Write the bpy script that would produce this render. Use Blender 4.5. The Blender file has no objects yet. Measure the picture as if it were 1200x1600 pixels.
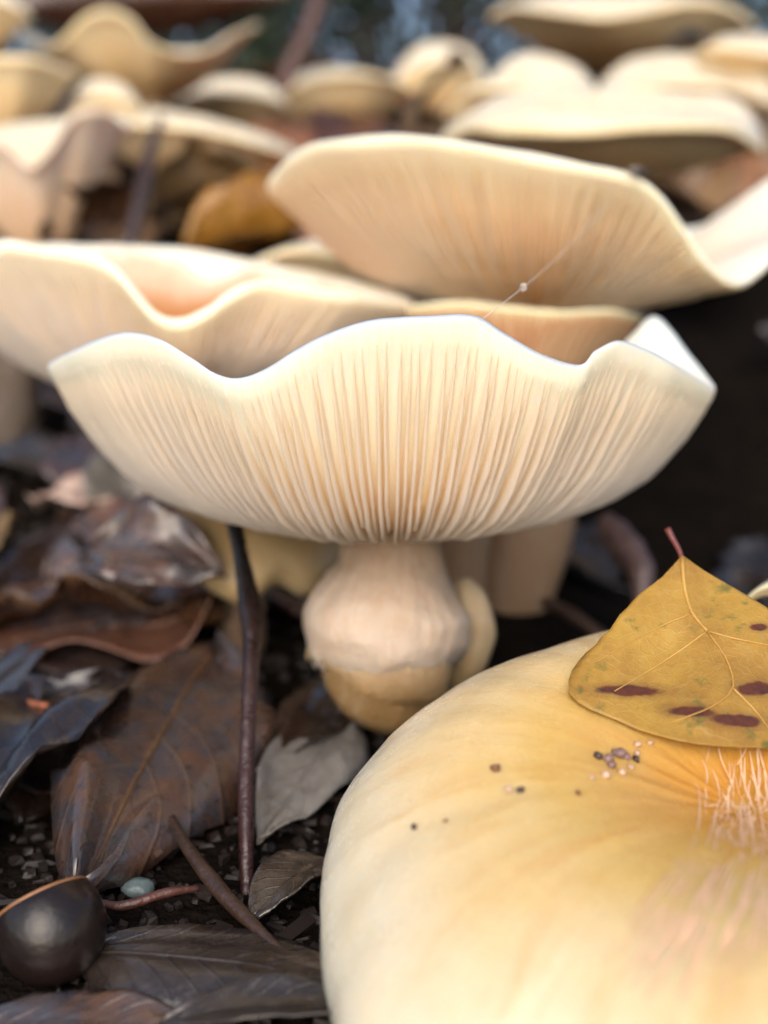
import bpy, math, random
import numpy as np
from mathutils import Vector, Matrix, noise as mnoise

random.seed(7); rng = np.random.default_rng(7)
sc = bpy.context.scene
COL = sc.collection
W = 0.01                      # everything below is written in centimetres
R = math.radians

# ------------------------------------------------------------------ camera
PITCH = R(10.0); CAMZ = 6.2; TV = 0.485
cam = bpy.data.cameras.new('camera'); camo = bpy.data.objects.new('camera', cam); COL.objects.link(camo)
camo.location = (0, 0, CAMZ * W); camo.rotation_euler = (R(90) - PITCH, 0, 0)
cam.sensor_fit = 'VERTICAL'; cam.sensor_height = 36; cam.lens = 18 / TV
cam.clip_start = 0.002; cam.clip_end = 100
cam.dof.use_dof = True; cam.dof.focus_distance = 0.111; cam.dof.aperture_fstop = 12.5; cam.dof.aperture_blades = 0
sc.camera = camo
# ------------------------------------------------------------------ light (overcast)
SUN_EL, SUN_AZ = R(34), R(190)          # high, behind the camera and a little to one side
world = bpy.data.worlds.new('World'); sc.world = world; world.use_nodes = True
wn = world.node_tree.nodes; wl = world.node_tree.links
bg = wn.get('Background'); sky = wn.new('ShaderNodeTexSky'); sky.sky_type = 'NISHITA'; sky.sun_disc = False
sky.sun_elevation = SUN_EL; sky.sun_rotation = SUN_AZ; sky.dust_density = 3.0; sky.air_density = 1.0; sky.ozone_density = 0.8
wl.new(sky.outputs[0], bg.inputs[0]); bg.inputs[1].default_value = 0.12
sun = bpy.data.lights.new('sun', 'SUN'); suno = bpy.data.objects.new('sun', sun); COL.objects.link(suno)
sun.energy = 1.45; sun.angle = R(65); sun.color = (1.0, 0.925, 0.865)
sd = Vector((math.sin(SUN_AZ) * math.cos(SUN_EL), math.cos(SUN_AZ) * math.cos(SUN_EL), math.sin(SUN_EL)))
suno.rotation_euler = sd.to_track_quat('Z', 'Y').to_euler()
vs = sc.view_settings; vs.view_transform = 'Standard'; vs.look = 'None'; vs.exposure = 0.83; vs.gamma = 1; vs.use_curve_mapping = False
sc.cycles.use_denoising = True; sc.cycles.max_bounces = 8; sc.cycles.diffuse_bounces = 5
sc.cycles.transmission_bounces = 4; sc.cycles.sample_clamp_indirect = 6

# ------------------------------------------------------------------ helpers
FW = np.array([0, math.cos(PITCH), -math.sin(PITCH)]); UPV = np.array([0, math.sin(PITCH), math.cos(PITCH)]); RT = np.array([1.0, 0, 0])
KPX = TV / 800
def P(px, py, d):
    """point seen at photograph position px, py at depth d (cm)"""
    return np.array([0, 0, CAMZ]) + d * (FW + RT * (px - 600) * KPX + UPV * (800 - py) * KPX)
def fbm(x, y, z=0.0, o=3):
    v = 0; a = 1
    for k in range(o):
        v += a * mnoise.noise(Vector((x * 2**k, y * 2**k, z + 7.3 * k))); a *= 0.5
    return v
def sstep(a, b, x):
    t = np.clip((np.asarray(x, float) - a) / (b - a), 0, 1); return t * t * (3 - 2 * t)
def gz(x, y):
    """ground height (cm)"""
    t = y - 18.5
    s = 0.37 * (t if t > 12 else (12 * math.log(1 + math.exp(t / 3.0)) / 4.0 if t < 12 else t)) if t < 12 else 0.37 * t
    if t < 12: s = 0.37 * 3.0 * math.log(1 + math.exp(min(t, 12) / 3.0))
    if y > 85: s = 0.37 * 66.5 + (y - 85) * 0.04
    if y > 300: s += (y - 300) * 0.12
    s -= 3.2 * math.exp(-((x - 8.5) / 4.5)**2 - ((y - 25) / 4.5)**2) + 1.2 * math.exp(-((x + 8.5) / 3.0)**2 - ((y - 19) / 3.0)**2)  # hollows sunk into the ground so that less light reaches under the caps
    dist = math.hypot(x, y)
    amp = 0.18 + 0.012 * max(0, min(y - 18, 80))
    return s + amp * fbm(x * 0.22, y * 0.22, 3.1) - 0.1
def ghit(px, py, lift=0.0):
    """point on the ground (plus lift) seen at px, py"""
    lo, hi = 4.0, 4.0
    while hi < 400:
        p = P(px, py, hi)
        if p[2] < gz(p[0], p[1]) + lift: break
        lo = hi; hi += 0.4
    for _ in range(24):
        m = (lo + hi) / 2; p = P(px, py, m)
        if p[2] < gz(p[0], p[1]) + lift: hi = m
        else: lo = m
    return P(px, py, hi)

def mesh_obj(name, verts, faces, mats, parent=None, uvs=None, smooth=True, mi=None, base=None):
    """one mesh object; verts in cm (world, or relative to base when parented)"""
    me = bpy.data.meshes.new(name)
    v = np.asarray(verts, float)
    if base is not None: v = v - np.asarray(base)
    me.from_pydata((v * W).tolist(), [], [list(map(int, f)) for f in faces])
    if uvs is not None:
        ul = me.uv_layers.new(name='UVMap')
        idx = np.empty(len(me.loops), int); me.loops.foreach_get('vertex_index', idx)
        ul.data.foreach_set('uv', np.asarray(uvs, float)[idx].ravel())
    for m in (mats if isinstance(mats, (list, tuple)) else [mats]): me.materials.append(m)
    if smooth: me.polygons.foreach_set('use_smooth', [True] * len(me.polygons))
    if mi is not None: me.polygons.foreach_set('material_index', [int(i) for i in mi])
    me.update()
    o = bpy.data.objects.new(name, me); COL.objects.link(o)
    if parent is not None: o.parent = parent
    return o
def tag(o, label=None, cat=None, group=None, kind=None):
    if label: o['label'] = label
    if cat: o['category'] = cat
    if group: o['group'] = group
    if kind: o['kind'] = kind
    return o
def empty(name, loc):
    o = bpy.data.objects.new(name, None); COL.objects.link(o); o.location = [c * W for c in loc]
    o.empty_display_size = 0.01
    return o
def grid_faces(nu, nv, closed_u=False):
    f = []
    for i in range(nu if closed_u else nu - 1):
        j = (i + 1) % nu
        for k in range(nv - 1): f.append((i * nv + k, j * nv + k, j * nv + k + 1, i * nv + k + 1))
    return f
def tube(path, radii, seg=8, wob=0.0, seed=0, cap=True):
    """swept tube -> verts, faces, uvs"""
    path = np.asarray(path, float); n = len(path)
    tan = np.gradient(path, axis=0); tan /= np.linalg.norm(tan, axis=1)[:, None] + 1e-9
    ref = np.array([0.3, 1, 0.2]) if abs(tan[0][2]) > 0.7 else np.array([0, 0, 1.0])
    V, U = [], []
    for i in range(n):
        a = np.cross(tan[i], ref); a /= np.linalg.norm(a); b = np.cross(tan[i], a)
        for k in range(seg):
            t = 2 * math.pi * k / seg
            r = radii[i] * (1 + wob * fbm(math.cos(t) * 1.2 + seed, math.sin(t) * 1.2, i * min(0.25, 6.5 / n) + seed))
            V.append(path[i] + r * (a * math.cos(t) + b * math.sin(t))); U.append((k / seg, i / (n - 1)))
    F = [(i * seg + k, i * seg + (k + 1) % seg, (i + 1) * seg + (k + 1) % seg, (i + 1) * seg + k) for i in range(n - 1) for k in range(seg)]
    if cap: F += [tuple(range(seg))[::-1], tuple((n - 1) * seg + k for k in range(seg))]
    return V, F, U
def spline(pts, n, closed=False):
    """centripetal-ish Catmull-Rom through pts, n samples"""
    p = np.asarray(pts, float); m = len(p)
    if closed: p = np.vstack([p[-1], p, p[0], p[1]])
    else: p = np.vstack([2 * p[0] - p[1], p, 2 * p[-1] - p[-2]])
    segs = m if closed else m - 1
    out = []
    for i in range(segs):
        a, b, c, d = p[i], p[i + 1], p[i + 2], p[i + 3]
        t = np.linspace(0, 1, 24, endpoint=False)[:, None]
        out.append(0.5 * (2 * b + (c - a) * t + (2 * a - 5 * b + 4 * c - d) * t**2 + (3 * b - a - 3 * c + d) * t**3))
    q = np.vstack(out + ([] if closed else [p[-2][None]]))
    if closed: q = np.vstack([q, q[0]])
    L = np.concatenate([[0], np.cumsum(np.linalg.norm(np.diff(q[:, :3], axis=0), axis=1))])
    t = np.linspace(0, L[-1], n + (1 if closed else 0))
    if closed: t = t[:-1]
    return np.stack([np.interp(t, L, q[:, k]) for k in range(q.shape[1])], 1)

# ------------------------------------------------------------------ materials
class NT:
    def __init__(s, name):
        s.mat = bpy.data.materials.new(name); s.mat.use_nodes = True
        s.t = s.mat.node_tree; s.t.nodes.clear()
        s.out = s.t.nodes.new('ShaderNodeOutputMaterial')
    def n(s, typ, ins=None, **at):
        nd = s.t.nodes.new('ShaderNode' + typ)
        for k, v in at.items(): setattr(nd, k, v)
        for k, v in (ins or {}).items():
            sk = nd.inputs[k]
            if hasattr(v, 'links') or hasattr(v, 'is_output'): s.t.links.new(v, sk)
            else:
                if isinstance(v, tuple) and len(v) == 3 and sk.type == 'RGBA': v = v + (1,)
                sk.default_value = v
        return nd
    def math(s, op, a, b=0.0, c=0.0): return s.n('Math', {0: a, 1: b, 2: c}, operation=op).outputs[0]
    def noise(s, vec, scale, detail=4, rough=0.55, dist=0.0):
        return s.n('TexNoise', {'Vector': vec, 'Scale': scale, 'Detail': detail, 'Roughness': rough, 'Distortion': dist}).outputs['Fac']
    def ramp(s, fac, stops):
        nd = s.n('ValToRGB', {'Fac': fac}); e = nd.color_ramp.elements
        while len(e) < len(stops): e.new(0.5)
        for el, (p, c) in zip(e, stops): el.position = p; el.color = c + (1,) if len(c) == 3 else c
        return nd.outputs['Color']
    def mix(s, fac, a, b, mode='MIX'):
        nd = s.n('Mix', {0: fac, 6: a, 7: b}, data_type='RGBA', blend_type=mode); return nd.outputs[2]
    def maprange(s, v, a, b, c=0.0, d=1.0): return s.n('MapRange', {0: v, 1: a, 2: b, 3: c, 4: d}).outputs[0]
    def vscale(s, vec, sx, sy, sz=1.0): return s.n('VectorMath', {0: vec, 1: (sx, sy, sz)}, operation='MULTIPLY').outputs[0]
    def bump(s, h, strength, dist): return s.n('Bump', {'Height': h, 'Strength': strength, 'Distance': dist}).outputs[0]
    def coords(s):
        tc = s.n('TexCoord'); return tc.outputs['UV'], tc.outputs['Object']
    def finish(s, shader): s.t.links.new(shader, s.out.inputs[0]); return s.mat

def g(c): return (c, c, c)
def cap_skin(name, margin, middle, centre, rough=0.38, streak=0.5, stops=(0.05, 0.45, 0.75, 0.95), tint=(0.93, 0.80, 0.62)):
    m = NT(name); uv, ob = m.coords()
    v = m.n('SeparateXYZ', {0: uv}).outputs[1]
    ang = m.n('SeparateXYZ', {0: uv}).outputs[0]
    big = m.noise(ob, 90, 3); v2 = m.math('ADD', v, m.math('MULTIPLY', m.math('SUBTRACT', big, 0.5), 0.25))
    col = m.ramp(v2, [(stops[0], centre), (stops[1], middle), (stops[2], tuple((a + b) / 2 for a, b in zip(margin, middle))), (stops[3], margin)])
    st = m.noise(m.vscale(uv, 60, 3.0), 1.0, 5, 0.65, 0.4)
    col = m.mix(m.math('MULTIPLY', m.math('MULTIPLY', m.maprange(st, 0.5, 0.75), streak), m.maprange(v, 0.82, 0.97, 1.0, 0.0)), col, m.mix(1.0, col, tint, 'MULTIPLY'))
    blot = m.noise(ob, 260, 4, 0.6)
    col = m.mix(m.math('MULTIPLY', m.maprange(blot, 0.55, 0.75), 0.35), col, m.mix(1.0, col, (0.95, 0.86, 0.72), 'MULTIPLY'))
    fine = m.noise(ob, 2200, 3)
    h = m.math('ADD', m.math('MULTIPLY', st, 0.7), m.math('MULTIPLY', fine, 0.25))
    rr = m.maprange(m.noise(ob, 300, 3), 0.3, 0.7, rough - 0.08, rough + 0.14)
    b = m.n('BsdfPrincipled', {'Base Color': col, 'Roughness': rr, 'Subsurface Weight': 0.9, 'Subsurface Radius': (1.0, 0.72, 0.45),
            'Subsurface Scale': 0.003, 'Specular IOR Level': 0.45, 'Normal': m.bump(h, 0.35, 0.0004)})
    return m.finish(b.outputs[0])
def flesh_under(name, rim, inner):
    m = NT(name); uv, ob = m.coords(); v = m.n('SeparateXYZ', {0: uv}).outputs[1]
    col = m.ramp(v, [(0.1, inner), (0.7, tuple((a + b) / 2 for a, b in zip(rim, inner))), (0.93, rim)])
    fine = m.noise(m.vscale(uv, 500, 2), 1.0, 3)
    col = m.mix(m.maprange(fine, 0.4, 0.65, 0, 0.5), col, m.mix(1.0, col, (0.97, 0.90, 0.78), 'MULTIPLY'))
    b = m.n('BsdfPrincipled', {'Base Color': col, 'Roughness': 0.5, 'Subsurface Weight': 0.8, 'Subsurface Radius': (1.0, 0.65, 0.35),
            'Subsurface Scale': 0.0022, 'Specular IOR Level': 0.12, 'Normal': m.bump(fine, 0.35, 0.0004)})
    return m.finish(b.outputs[0])
def gill_mat(name, edge, root, trans, rim=None):
    m = NT(name); uv, ob = m.coords(); sep = m.n('SeparateXYZ', {0: uv})
    col = m.mix(m.maprange(sep.outputs[0], 0.15, 0.95), edge, root)
    if rim: col = m.mix(m.maprange(sep.outputs[1], 0.8, 0.97), col, rim)
    nz = m.noise(ob, 500, 3)
    col = m.mix(m.maprange(nz, 0.5, 0.8, 0, 0.35), col, m.mix(1.0, col, (0.95, 0.84, 0.70), 'MULTIPLY'))
    d = m.n('BsdfDiffuse', {'Color': col}); t = m.n('BsdfTranslucent', {'Color': trans})
    gl = m.n('BsdfGlossy', {'Color': (1, 1, 1), 'Roughness': 0.45})
    s = m.n('MixShader', {0: 0.45, 1: d.outputs[0], 2: t.outputs[0]})
    s = m.n('MixShader', {0: 0.03, 1: s.outputs[0], 2: gl.outputs[0]})
    return m.finish(s.outputs[0])
def stem_mat(name, top, low, split=0.7, wet=0.5, sss=0.6):
    m = NT(name); uv, ob = m.coords(); v = m.n('SeparateXYZ', {0: uv}).outputs[1]
    fib = m.noise(m.vscale(uv, 34, 2.2), 1.0, 5, 0.7)
    blot = m.noise(ob, 350, 5, 0.65)
    v2 = m.math('ADD', v, m.math('MULTIPLY', m.math('SUBTRACT', fib, 0.5), 0.25))
    col = m.ramp(v2, [(split - 0.25, top), (split + 0.12, low)])
    col = m.mix(m.maprange(blot, 0.45, 0.75, 0, 0.55), col, m.mix(1.0, col, (0.86, 0.70, 0.52), 'MULTIPLY'))
    col = m.mix(m.maprange(fib, 0.55, 0.8, 0, 0.4), col, m.mix(0.5, col, (0.9, 0.85, 0.8)))
    h = m.math('ADD', fib, m.math('MULTIPLY', m.noise(ob, 1500, 4), 0.5))
    b = m.n('BsdfPrincipled', {'Base Color': col, 'Roughness': wet, 'Subsurface Weight': sss, 'Subsurface Radius': (1.0, 0.55, 0.28),
            'Subsurface Scale': 0.002, 'Normal': m.bump(h, 0.9, 0.0007)})
    return m.finish(b.outputs[0])
def leaf_mat(name, c1, c2, c3, rough=0.28, nv=9, vein=None, scale=120, trans=0.12, spots=None, coat=0.0):
    """dead leaf: mottled lamina, pinnate veins, wet gloss"""
    m = NT(name); uv, ob = m.coords(); sep = m.n('SeparateXYZ', {0: uv}); u, v = sep.outputs[0], sep.outputs[1]
    rnd = m.n('ObjectInfo').outputs['Random']
    vec = m.n('VectorMath', {0: ob, 1: m.n('CombineXYZ', {0: m.math('MULTIPLY', rnd, 9.0), 1: rnd, 2: 0.0}).outputs[0]}, operation='ADD').outputs[0]
    n1 = m.noise(vec, scale, 5, 0.6, 0.6); n2 = m.noise(vec, scale * 4.5, 4, 0.65)
    col = m.mix(m.maprange(n1, 0.38, 0.62), c1, c2)
    col = m.mix(m.maprange(n2, 0.52, 0.7, 0, 0.85), col, c3)
    au = m.math('ABSOLUTE', m.math('SUBTRACT', u, 0.5))
    ph = m.math('FRACT', m.math('MULTIPLY', m.math('SUBTRACT', v, m.math('MULTIPLY', au, 0.55)), float(nv)))
    line = m.maprange(m.math('ABSOLUTE', m.math('SUBTRACT', ph, 0.5)), 0.0, 0.10, 1.0, 0.0)
    mid = m.maprange(au, 0.0, 0.022, 1.0, 0.0)
    vm = m.math('MAXIMUM', m.math('MULTIPLY', line, 0.55), mid)
    if vein: col = m.mix(m.math('MULTIPLY', vm, 0.6), col, vein)
    val = m.maprange(rnd, 0, 1, 0.72, 1.3)
    col = m.n('HueSaturation', {'Color': col, 'Value': val, 'Hue': m.maprange(m.math('FRACT', m.math('MULTIPLY', rnd, 7.0)), 0, 1, 0.488, 0.512)}).outputs[0]
    if spots:
        sp = m.n('TexVoronoi', {'Vector': m.vscale(ob, 1.0, 1.0), 'Scale': 160.0}).outputs['Distance']
        col = m.mix(m.maprange(sp, 0.12, 0.2, 0.9, 0.0), col, spots)
    h = m.math('ADD', m.math('MULTIPLY', vm, 0.6), m.math('ADD', m.math('MULTIPLY', n2, 0.5), m.math('MULTIPLY', m.noise(ob, 2200, 3), 0.25)))
    rr = m.maprange(m.noise(ob, 200, 4, 0.6), 0.3, 0.7, max(0.08, rough - 0.12), rough + 0.22)
    b = m.n('BsdfPrincipled', {'Base Color': col, 'Roughness': rr, 'Specular IOR Level': 0.6, 'Coat Weight': coat, 'Coat Roughness': 0.15,
            'Normal': m.bump(h, 0.55, 0.0006)})
    t = m.n('BsdfTranslucent', {'Color': col})
    s = m.n('MixShader', {0: trans, 1: b.outputs[0], 2: t.outputs[0]})
    return m.finish(s.outputs[0])
def plain(name, c, rough=0.5, c2=None, scale=200, bump=0.4, spec=0.5, coat=0.0, dist=0.0005):
    m = NT(name); uv, ob = m.coords(); nz = m.noise(ob, scale, 5, 0.65)
    col = m.mix(m.maprange(nz, 0.35, 0.65), c, c2 or tuple(x * 0.6 for x in c))
    b = m.n('BsdfPrincipled', {'Base Color': col, 'Roughness': rough, 'Specular IOR Level': spec, 'Coat Weight': coat, 'Coat Roughness': 0.1,
            'Normal': m.bump(m.noise(ob, scale * 3, 4), bump, dist)})
    return m.finish(b.outputs[0])

SK_PALE = cap_skin('cap skin pale', (0.82, 0.75, 0.63), (0.76, 0.58, 0.37), (0.68, 0.32, 0.11))
SK_FRONT = cap_skin('cap skin front', (0.66, 0.615, 0.49), (0.585, 0.395, 0.125), (0.52, 0.235, 0.03), 0.22, 0.65, (0.12, 0.52, 0.74, 0.93), (0.84, 0.64, 0.40))
SK_WAVY = cap_skin('cap skin amber hollow', (0.82, 0.76, 0.64), (0.46, 0.21, 0.07), (0.40, 0.15, 0.04), 0.3, 0.6, (0.05, 0.78, 0.93, 0.985))
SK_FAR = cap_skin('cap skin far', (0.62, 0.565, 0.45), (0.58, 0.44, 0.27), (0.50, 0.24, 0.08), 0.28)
FL_A = flesh_under('flesh between gills', (0.88, 0.81, 0.67), (0.93, 0.58, 0.20))  # orange flesh, deepened inwards to paint light glowing through the cap
FL_B = flesh_under('flesh between gills warm', (0.90, 0.81, 0.62), (0.94, 0.55, 0.14))  # inner orange strengthened to paint a luminous gill centre
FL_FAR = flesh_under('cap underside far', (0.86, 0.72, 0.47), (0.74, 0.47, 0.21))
GL_A = gill_mat('gill pale', (0.93, 0.87, 0.81), (0.96, 0.73, 0.38), (0.94, 0.81, 0.63), (0.88, 0.81, 0.68))  # golden root colour includes painted glow in the grooves
GL_B = gill_mat('gill warm', (0.93, 0.84, 0.67), (0.95, 0.64, 0.22), (0.96, 0.74, 0.38), (0.89, 0.80, 0.60))  # orange root colour includes painted glow round the stem
ST_A = stem_mat('stem felted', (0.40, 0.285, 0.195), (0.54, 0.435, 0.34), 0.62, 0.6)
ST_LOW = stem_mat('stem base waterlogged', (0.46, 0.34, 0.21), (0.29, 0.185, 0.08), 0.45, 0.25, 0.9)
ST_B = stem_mat('stem tan', (0.37, 0.25, 0.15), (0.32, 0.20, 0.11), 0.55, 0.5)
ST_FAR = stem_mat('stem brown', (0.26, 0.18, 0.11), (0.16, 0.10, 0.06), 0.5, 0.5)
LF_BROWN = leaf_mat('leaf warm brown', (0.0880, 0.0374, 0.0154), (0.0572, 0.0242, 0.0123), (0.0264, 0.0132, 0.0088), 0.24, coat=0.7)
LF_DARK = leaf_mat('leaf dark wet', (0.0160, 0.0104, 0.0088), (0.0300, 0.0168, 0.0112), (0.0072, 0.0056, 0.0056), 0.2, coat=0.9)
LF_MOTT = leaf_mat('leaf mottled sheen', (0.115, 0.056, 0.038), (0.060, 0.058, 0.068), (0.028, 0.024, 0.028), 0.22, vein=(0.15, 0.085, 0.045), scale=140, coat=0.8)  # brown mottling; blue-grey patches paint the sky's sheen into the colour
LF_GREY = leaf_mat('leaf grey brown', (0.0240, 0.0180, 0.0144), (0.0380, 0.0280, 0.0208), (0.0640, 0.0500, 0.0440), 0.24, coat=0.7)
LF_TAN = leaf_mat('leaf tan', (0.1870, 0.1100, 0.0495), (0.1375, 0.0715, 0.0303), (0.0715, 0.0385, 0.0193), 0.4, trans=0.2)
LF_GOLD = leaf_mat('leaf golden', (0.42, 0.19, 0.02), (0.34, 0.14, 0.015), (0.20, 0.08, 0.015), 0.35, trans=0.2, coat=0.3)
LF_PALE = leaf_mat('leaf pale grey', (0.1980, 0.1860, 0.1740), (0.1560, 0.1380, 0.1200), (0.2400, 0.2280, 0.2160), 0.35, trans=0.1)
LF_RUST = leaf_mat('leaf rust', (0.1040, 0.0340, 0.0120), (0.0720, 0.0240, 0.0100), (0.0400, 0.0140, 0.0080), 0.4)
TW_DARK = plain('wet black bark', (0.020, 0.012, 0.010), 0.25, (0.05, 0.022, 0.016), 300, 0.6, 0.6, 0.5)
TW_RED = plain('reddish bark', (0.085, 0.030, 0.022), 0.4, (0.05, 0.02, 0.016), 300, 0.6)
TW_BROWN = plain('brown stick', (0.045, 0.024, 0.015), 0.35, (0.025, 0.014, 0.010), 300, 0.6)
SOIL = plain('humus', (0.010, 0.007, 0.005), 0.7, (0.005, 0.004, 0.003), 120, 0.9, 0.03, 0.0, 0.003)

# ------------------------------------------------------------------ ground
def axis_samples(lo, hi, fine_lo, fine_hi, fine, growth=1.18):
    a = list(np.arange(fine_lo, fine_hi, fine)); st = fine; x = fine_hi
    while x < hi: a.append(x); st *= growth; x += st
    a.append(hi); st = fine; x = fine_lo - fine
    while x > lo: a.insert(0, x); st *= growth; x -= st
    a.insert(0, lo); return a
gx = axis_samples(-4000, 4000, -22, 22, 0.5); gy = axis_samples(-4000, 5000, 3, 90, 0.6)
V = [(x, y, gz(x, y)) for x in gx for y in gy]
tag(mesh_obj('ground', V, grid_faces(len(gx), len(gy)), SOIL), 'dark humus of the woodland floor under the leaf litter', kind='structure')

# ------------------------------------------------------------------ mushrooms
def rim_from(near, back, cx, cy, dc, e1, e2, n):
    xl, xr = near[0][0], near[-1][0]; xc = (xl + xr) / 2; hr = (xr - xl) / 2
    Rc = hr * KPX * dc
    pts = []
    for x, y in near: pts.append(P(x, y, dc - e1 * Rc * math.sqrt(max(0, 1 - ((x - xc) / hr)**2))))
    for x, y in back: pts.append(P(x, y, dc + e2 * Rc * math.sqrt(max(0.02, 1 - ((x - xc) / hr)**2))))
    return spline(pts, n, True), Rc

def mushroom(name, label, group, near, back, centre, dc, stem, e1=0.9, e2=0.8, p=2.6, n_u=200, lip=0.06, gh=0.32, th=0.35,
             gills=0, gill_parts=False, skin=SK_FAR, flesh=FL_FAR, gillm=GL_B, stemm=ST_FAR, bump=None, flare=0.02, seed=0, cat='mushroom',
             tilt=(0, 0), stem_seg=20, s_in=0.17, cap_label=None, gw=1.0, rim=None):
    C0 = P(centre[0], centre[1], dc) if rim is None else np.array(GC)
    if rim is None: rim, Rc = rim_from(near, back, centre[0], centre[1], dc, e1, e2, n_u)
    else:
        Rc = float(np.mean(np.linalg.norm(rim - C0, axis=1))); n_u = len(rim)
    base = np.array(stem[-1][:3]) if len(stem[0]) == 4 else C0
    spts = [(P(a, b, c), r) for a, b, c, r in stem]
    base = spts[-1][0]
    root = empty(name, base); tag(root, label, cat, group)
    a = np.array([math.sin(R(tilt[0])), math.sin(R(tilt[1])), 1.0]); a /= np.linalg.norm(a)
    Vv = rim - C0; h = Vv @ a; Vp = Vv - h[:, None] * a; Lp = np.linalg.norm(Vp, axis=1); er = Vp / Lp[:, None]
    bf = bump or (lambda s: 0.0 * s)
    def surf(iu, s, off):
        """iu float index array, s, off -> point, normal, tangent"""
        i0 = np.floor(iu).astype(int) % n_u; i1 = (i0 + 1) % n_u; f = (iu - np.floor(iu))
        L = Lp[i0] * (1 - f) + Lp[i1] * f; hh = h[i0] * (1 - f) + h[i1] * f
        e = er[i0] * (1 - f)[:, None] + er[i1] * f[:, None]; e /= np.linalg.norm(e, axis=1)[:, None]
        ax = lambda q: hh * np.maximum(q, 1e-6)**p + Rc * bf(q)
        m = (ax(s + 0.01) - ax(s - 0.01)) / (0.02 * L); m = np.clip(m, -2.5, 2.5)
        fl = 1 + flare * sstep(0.9, 1.0, s)
        pt = C0 + e * (L * s * fl)[:, None] + a * ax(s)[:, None]
        nn = (a - m[:, None] * e) / np.sqrt(1 + m**2)[:, None]
        return pt + nn * off[:, None], nn, np.cross(a, e)
    gfun = lambda s: gh * (1 - np.minimum(1, s)**12) * (0.55 + 0.45 * sstep(0.0, 0.4, s))
    thick = lambda s: lip * 2 + (th - lip * 2) * sstep(1.0, 0.55, s)
    # profile stations: (s, offset, is_top)
    st = [(s, gfun(s), 0) for s in (0.03, 0.1, 0.17, 0.25, 0.34, 0.43, 0.52, 0.6, 0.68, 0.75, 0.81, 0.86, 0.90, 0.93, 0.955, 0.975, 0.99)]
    st += [(1.0, 0.12 * lip, 0), (1.012, 0.5 * lip, 1), (1.016, 1.0 * lip, 1), (1.008, 1.55 * lip, 1), (0.992, 1.9 * lip, 1)]
    st += [(s, gfun(s) + thick(s), 1) for s in (0.97, 0.945, 0.915, 0.88, 0.84, 0.79, 0.73, 0.66, 0.58, 0.5, 0.41, 0.32, 0.23, 0.15, 0.08, 0.03)]
    nv = len(st); iu = np.arange(n_u).astype(float)
    cols = []
    for s, off, top in st:
        wob = np.array([fbm(er[i][0] * 2.5 + seed, er[i][1] * 2.5, s * 3) for i in range(n_u)]) * 0.02 * Rc * s * (1 if top else 0.5)
        fine = np.array([fbm(i * 0.11 + seed * 3, s * 6.0, 2.0, 2) for i in range(n_u)]) * lip * (0.35 if 0.96 < s else 0.12)
        fine *= np.minimum(1, np.minimum(iu, n_u - iu) / 10.0)
        cols.append(surf(iu, np.full(n_u, s), np.full(n_u, off) + (wob * 0.5 + fine if top else fine * 0.3))[0])
    V = np.stack(cols, 1).reshape(-1, 3); UV = np.array([(i / n_u, min(1, st[k][0])) for i in range(n_u) for k in range(nv)])
    F = grid_faces(n_u, nv, True); MI = [1 if st[k][2] else 0 for _ in range(n_u) for k in range(nv - 1)]
    cu = np.mean(V.reshape(n_u, nv, 3)[:, 0], 0); ct = np.mean(V.reshape(n_u, nv, 3)[:, -1], 0)
    V = np.vstack([V, cu, ct]); UV = np.vstack([UV, (0, 0), (0, 0)]); a0, a1 = n_u * nv, n_u * nv + 1
    for i in range(n_u):
        j = (i + 1) % n_u; F.append((i * nv, a0, j * nv)); MI.append(0); F.append((i * nv + nv - 1, j * nv + nv - 1, a1)); MI.append(1)
    cap = mesh_obj('cap', V, F, [flesh, skin], root, UV, True, MI, base)
    # gills: blades that hang from the flesh
    if gills:
        rr = np.random.default_rng(seed + 11); allV, allF, allU = [], [], []
        per = n_u / gills; px_ = 600 + (rim[:, 0] / ((rim - [0, 0, CAMZ]) @ FW)) / KPX; front = float(np.argmin(np.abs(px_ - centre[0] + 15) + 1000 * (np.arange(n_u) > n_u * 0.55))) / n_u if near else 0.75
        for k in range(gills):
            tier = k % 4; s0 = {0: s_in, 2: s_in + 0.1, 1: 0.42, 3: 0.58}[tier] + rr.uniform(-0.04, 0.06); s1 = rr.uniform(0.993, 1.0)
            ns = 17; s = s0 + (s1 - s0) * (1 - (1 - np.linspace(0, 1, ns))**1.7); q = (s - s0) / (s1 - s0)
            u = (k + rr.uniform(-0.26, 0.26)) * per; u += n_u * 0.05 * math.sin(2 * math.pi * (u / n_u - front)); ph = rr.uniform(0, 6.28)
            uu = u + per * (0.22 * np.sin(q * 5 + ph) + 0.10 * np.sin(q * 17 + 2 * ph)) * (1 - q * 0.4)
            gsh = gfun(s); end = np.minimum(1, np.minimum((q + 0.02) * (5 if tier in (1, 3) else 12), (s1 - s) / 0.03))
            shorter = (0.78 if tier in (1, 3) else 1.0) * rr.uniform(0.86, 1.04)
            eo = gsh * (1 - end * shorter) - 0.004 + rr.normal(0, 0.010, ns) * np.minimum(end, gsh / gh)
            root_p, nn, tn = surf(np.full(ns, u), s, gsh + 0.05)
            edge_p, _, _ = surf(uu, s, eo)
            tp = np.clip((s1 - s) / 0.05, 0.12, 1); wr = (0.034 * gw) * (0.5 + 0.5 * s) * tp; we = (0.019 * gw) * (0.6 + 0.4 * s) * tp
            v = np.stack([root_p - tn * wr[:, None], edge_p - tn * we[:, None], edge_p + tn * we[:, None], root_p + tn * wr[:, None]], 1).reshape(-1, 3)
            f = [(i * 4 + c, i * 4 + c + 1, i * 4 + c + 5, i * 4 + c + 4) for i in range(ns - 1) for c in range(3)]
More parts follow.
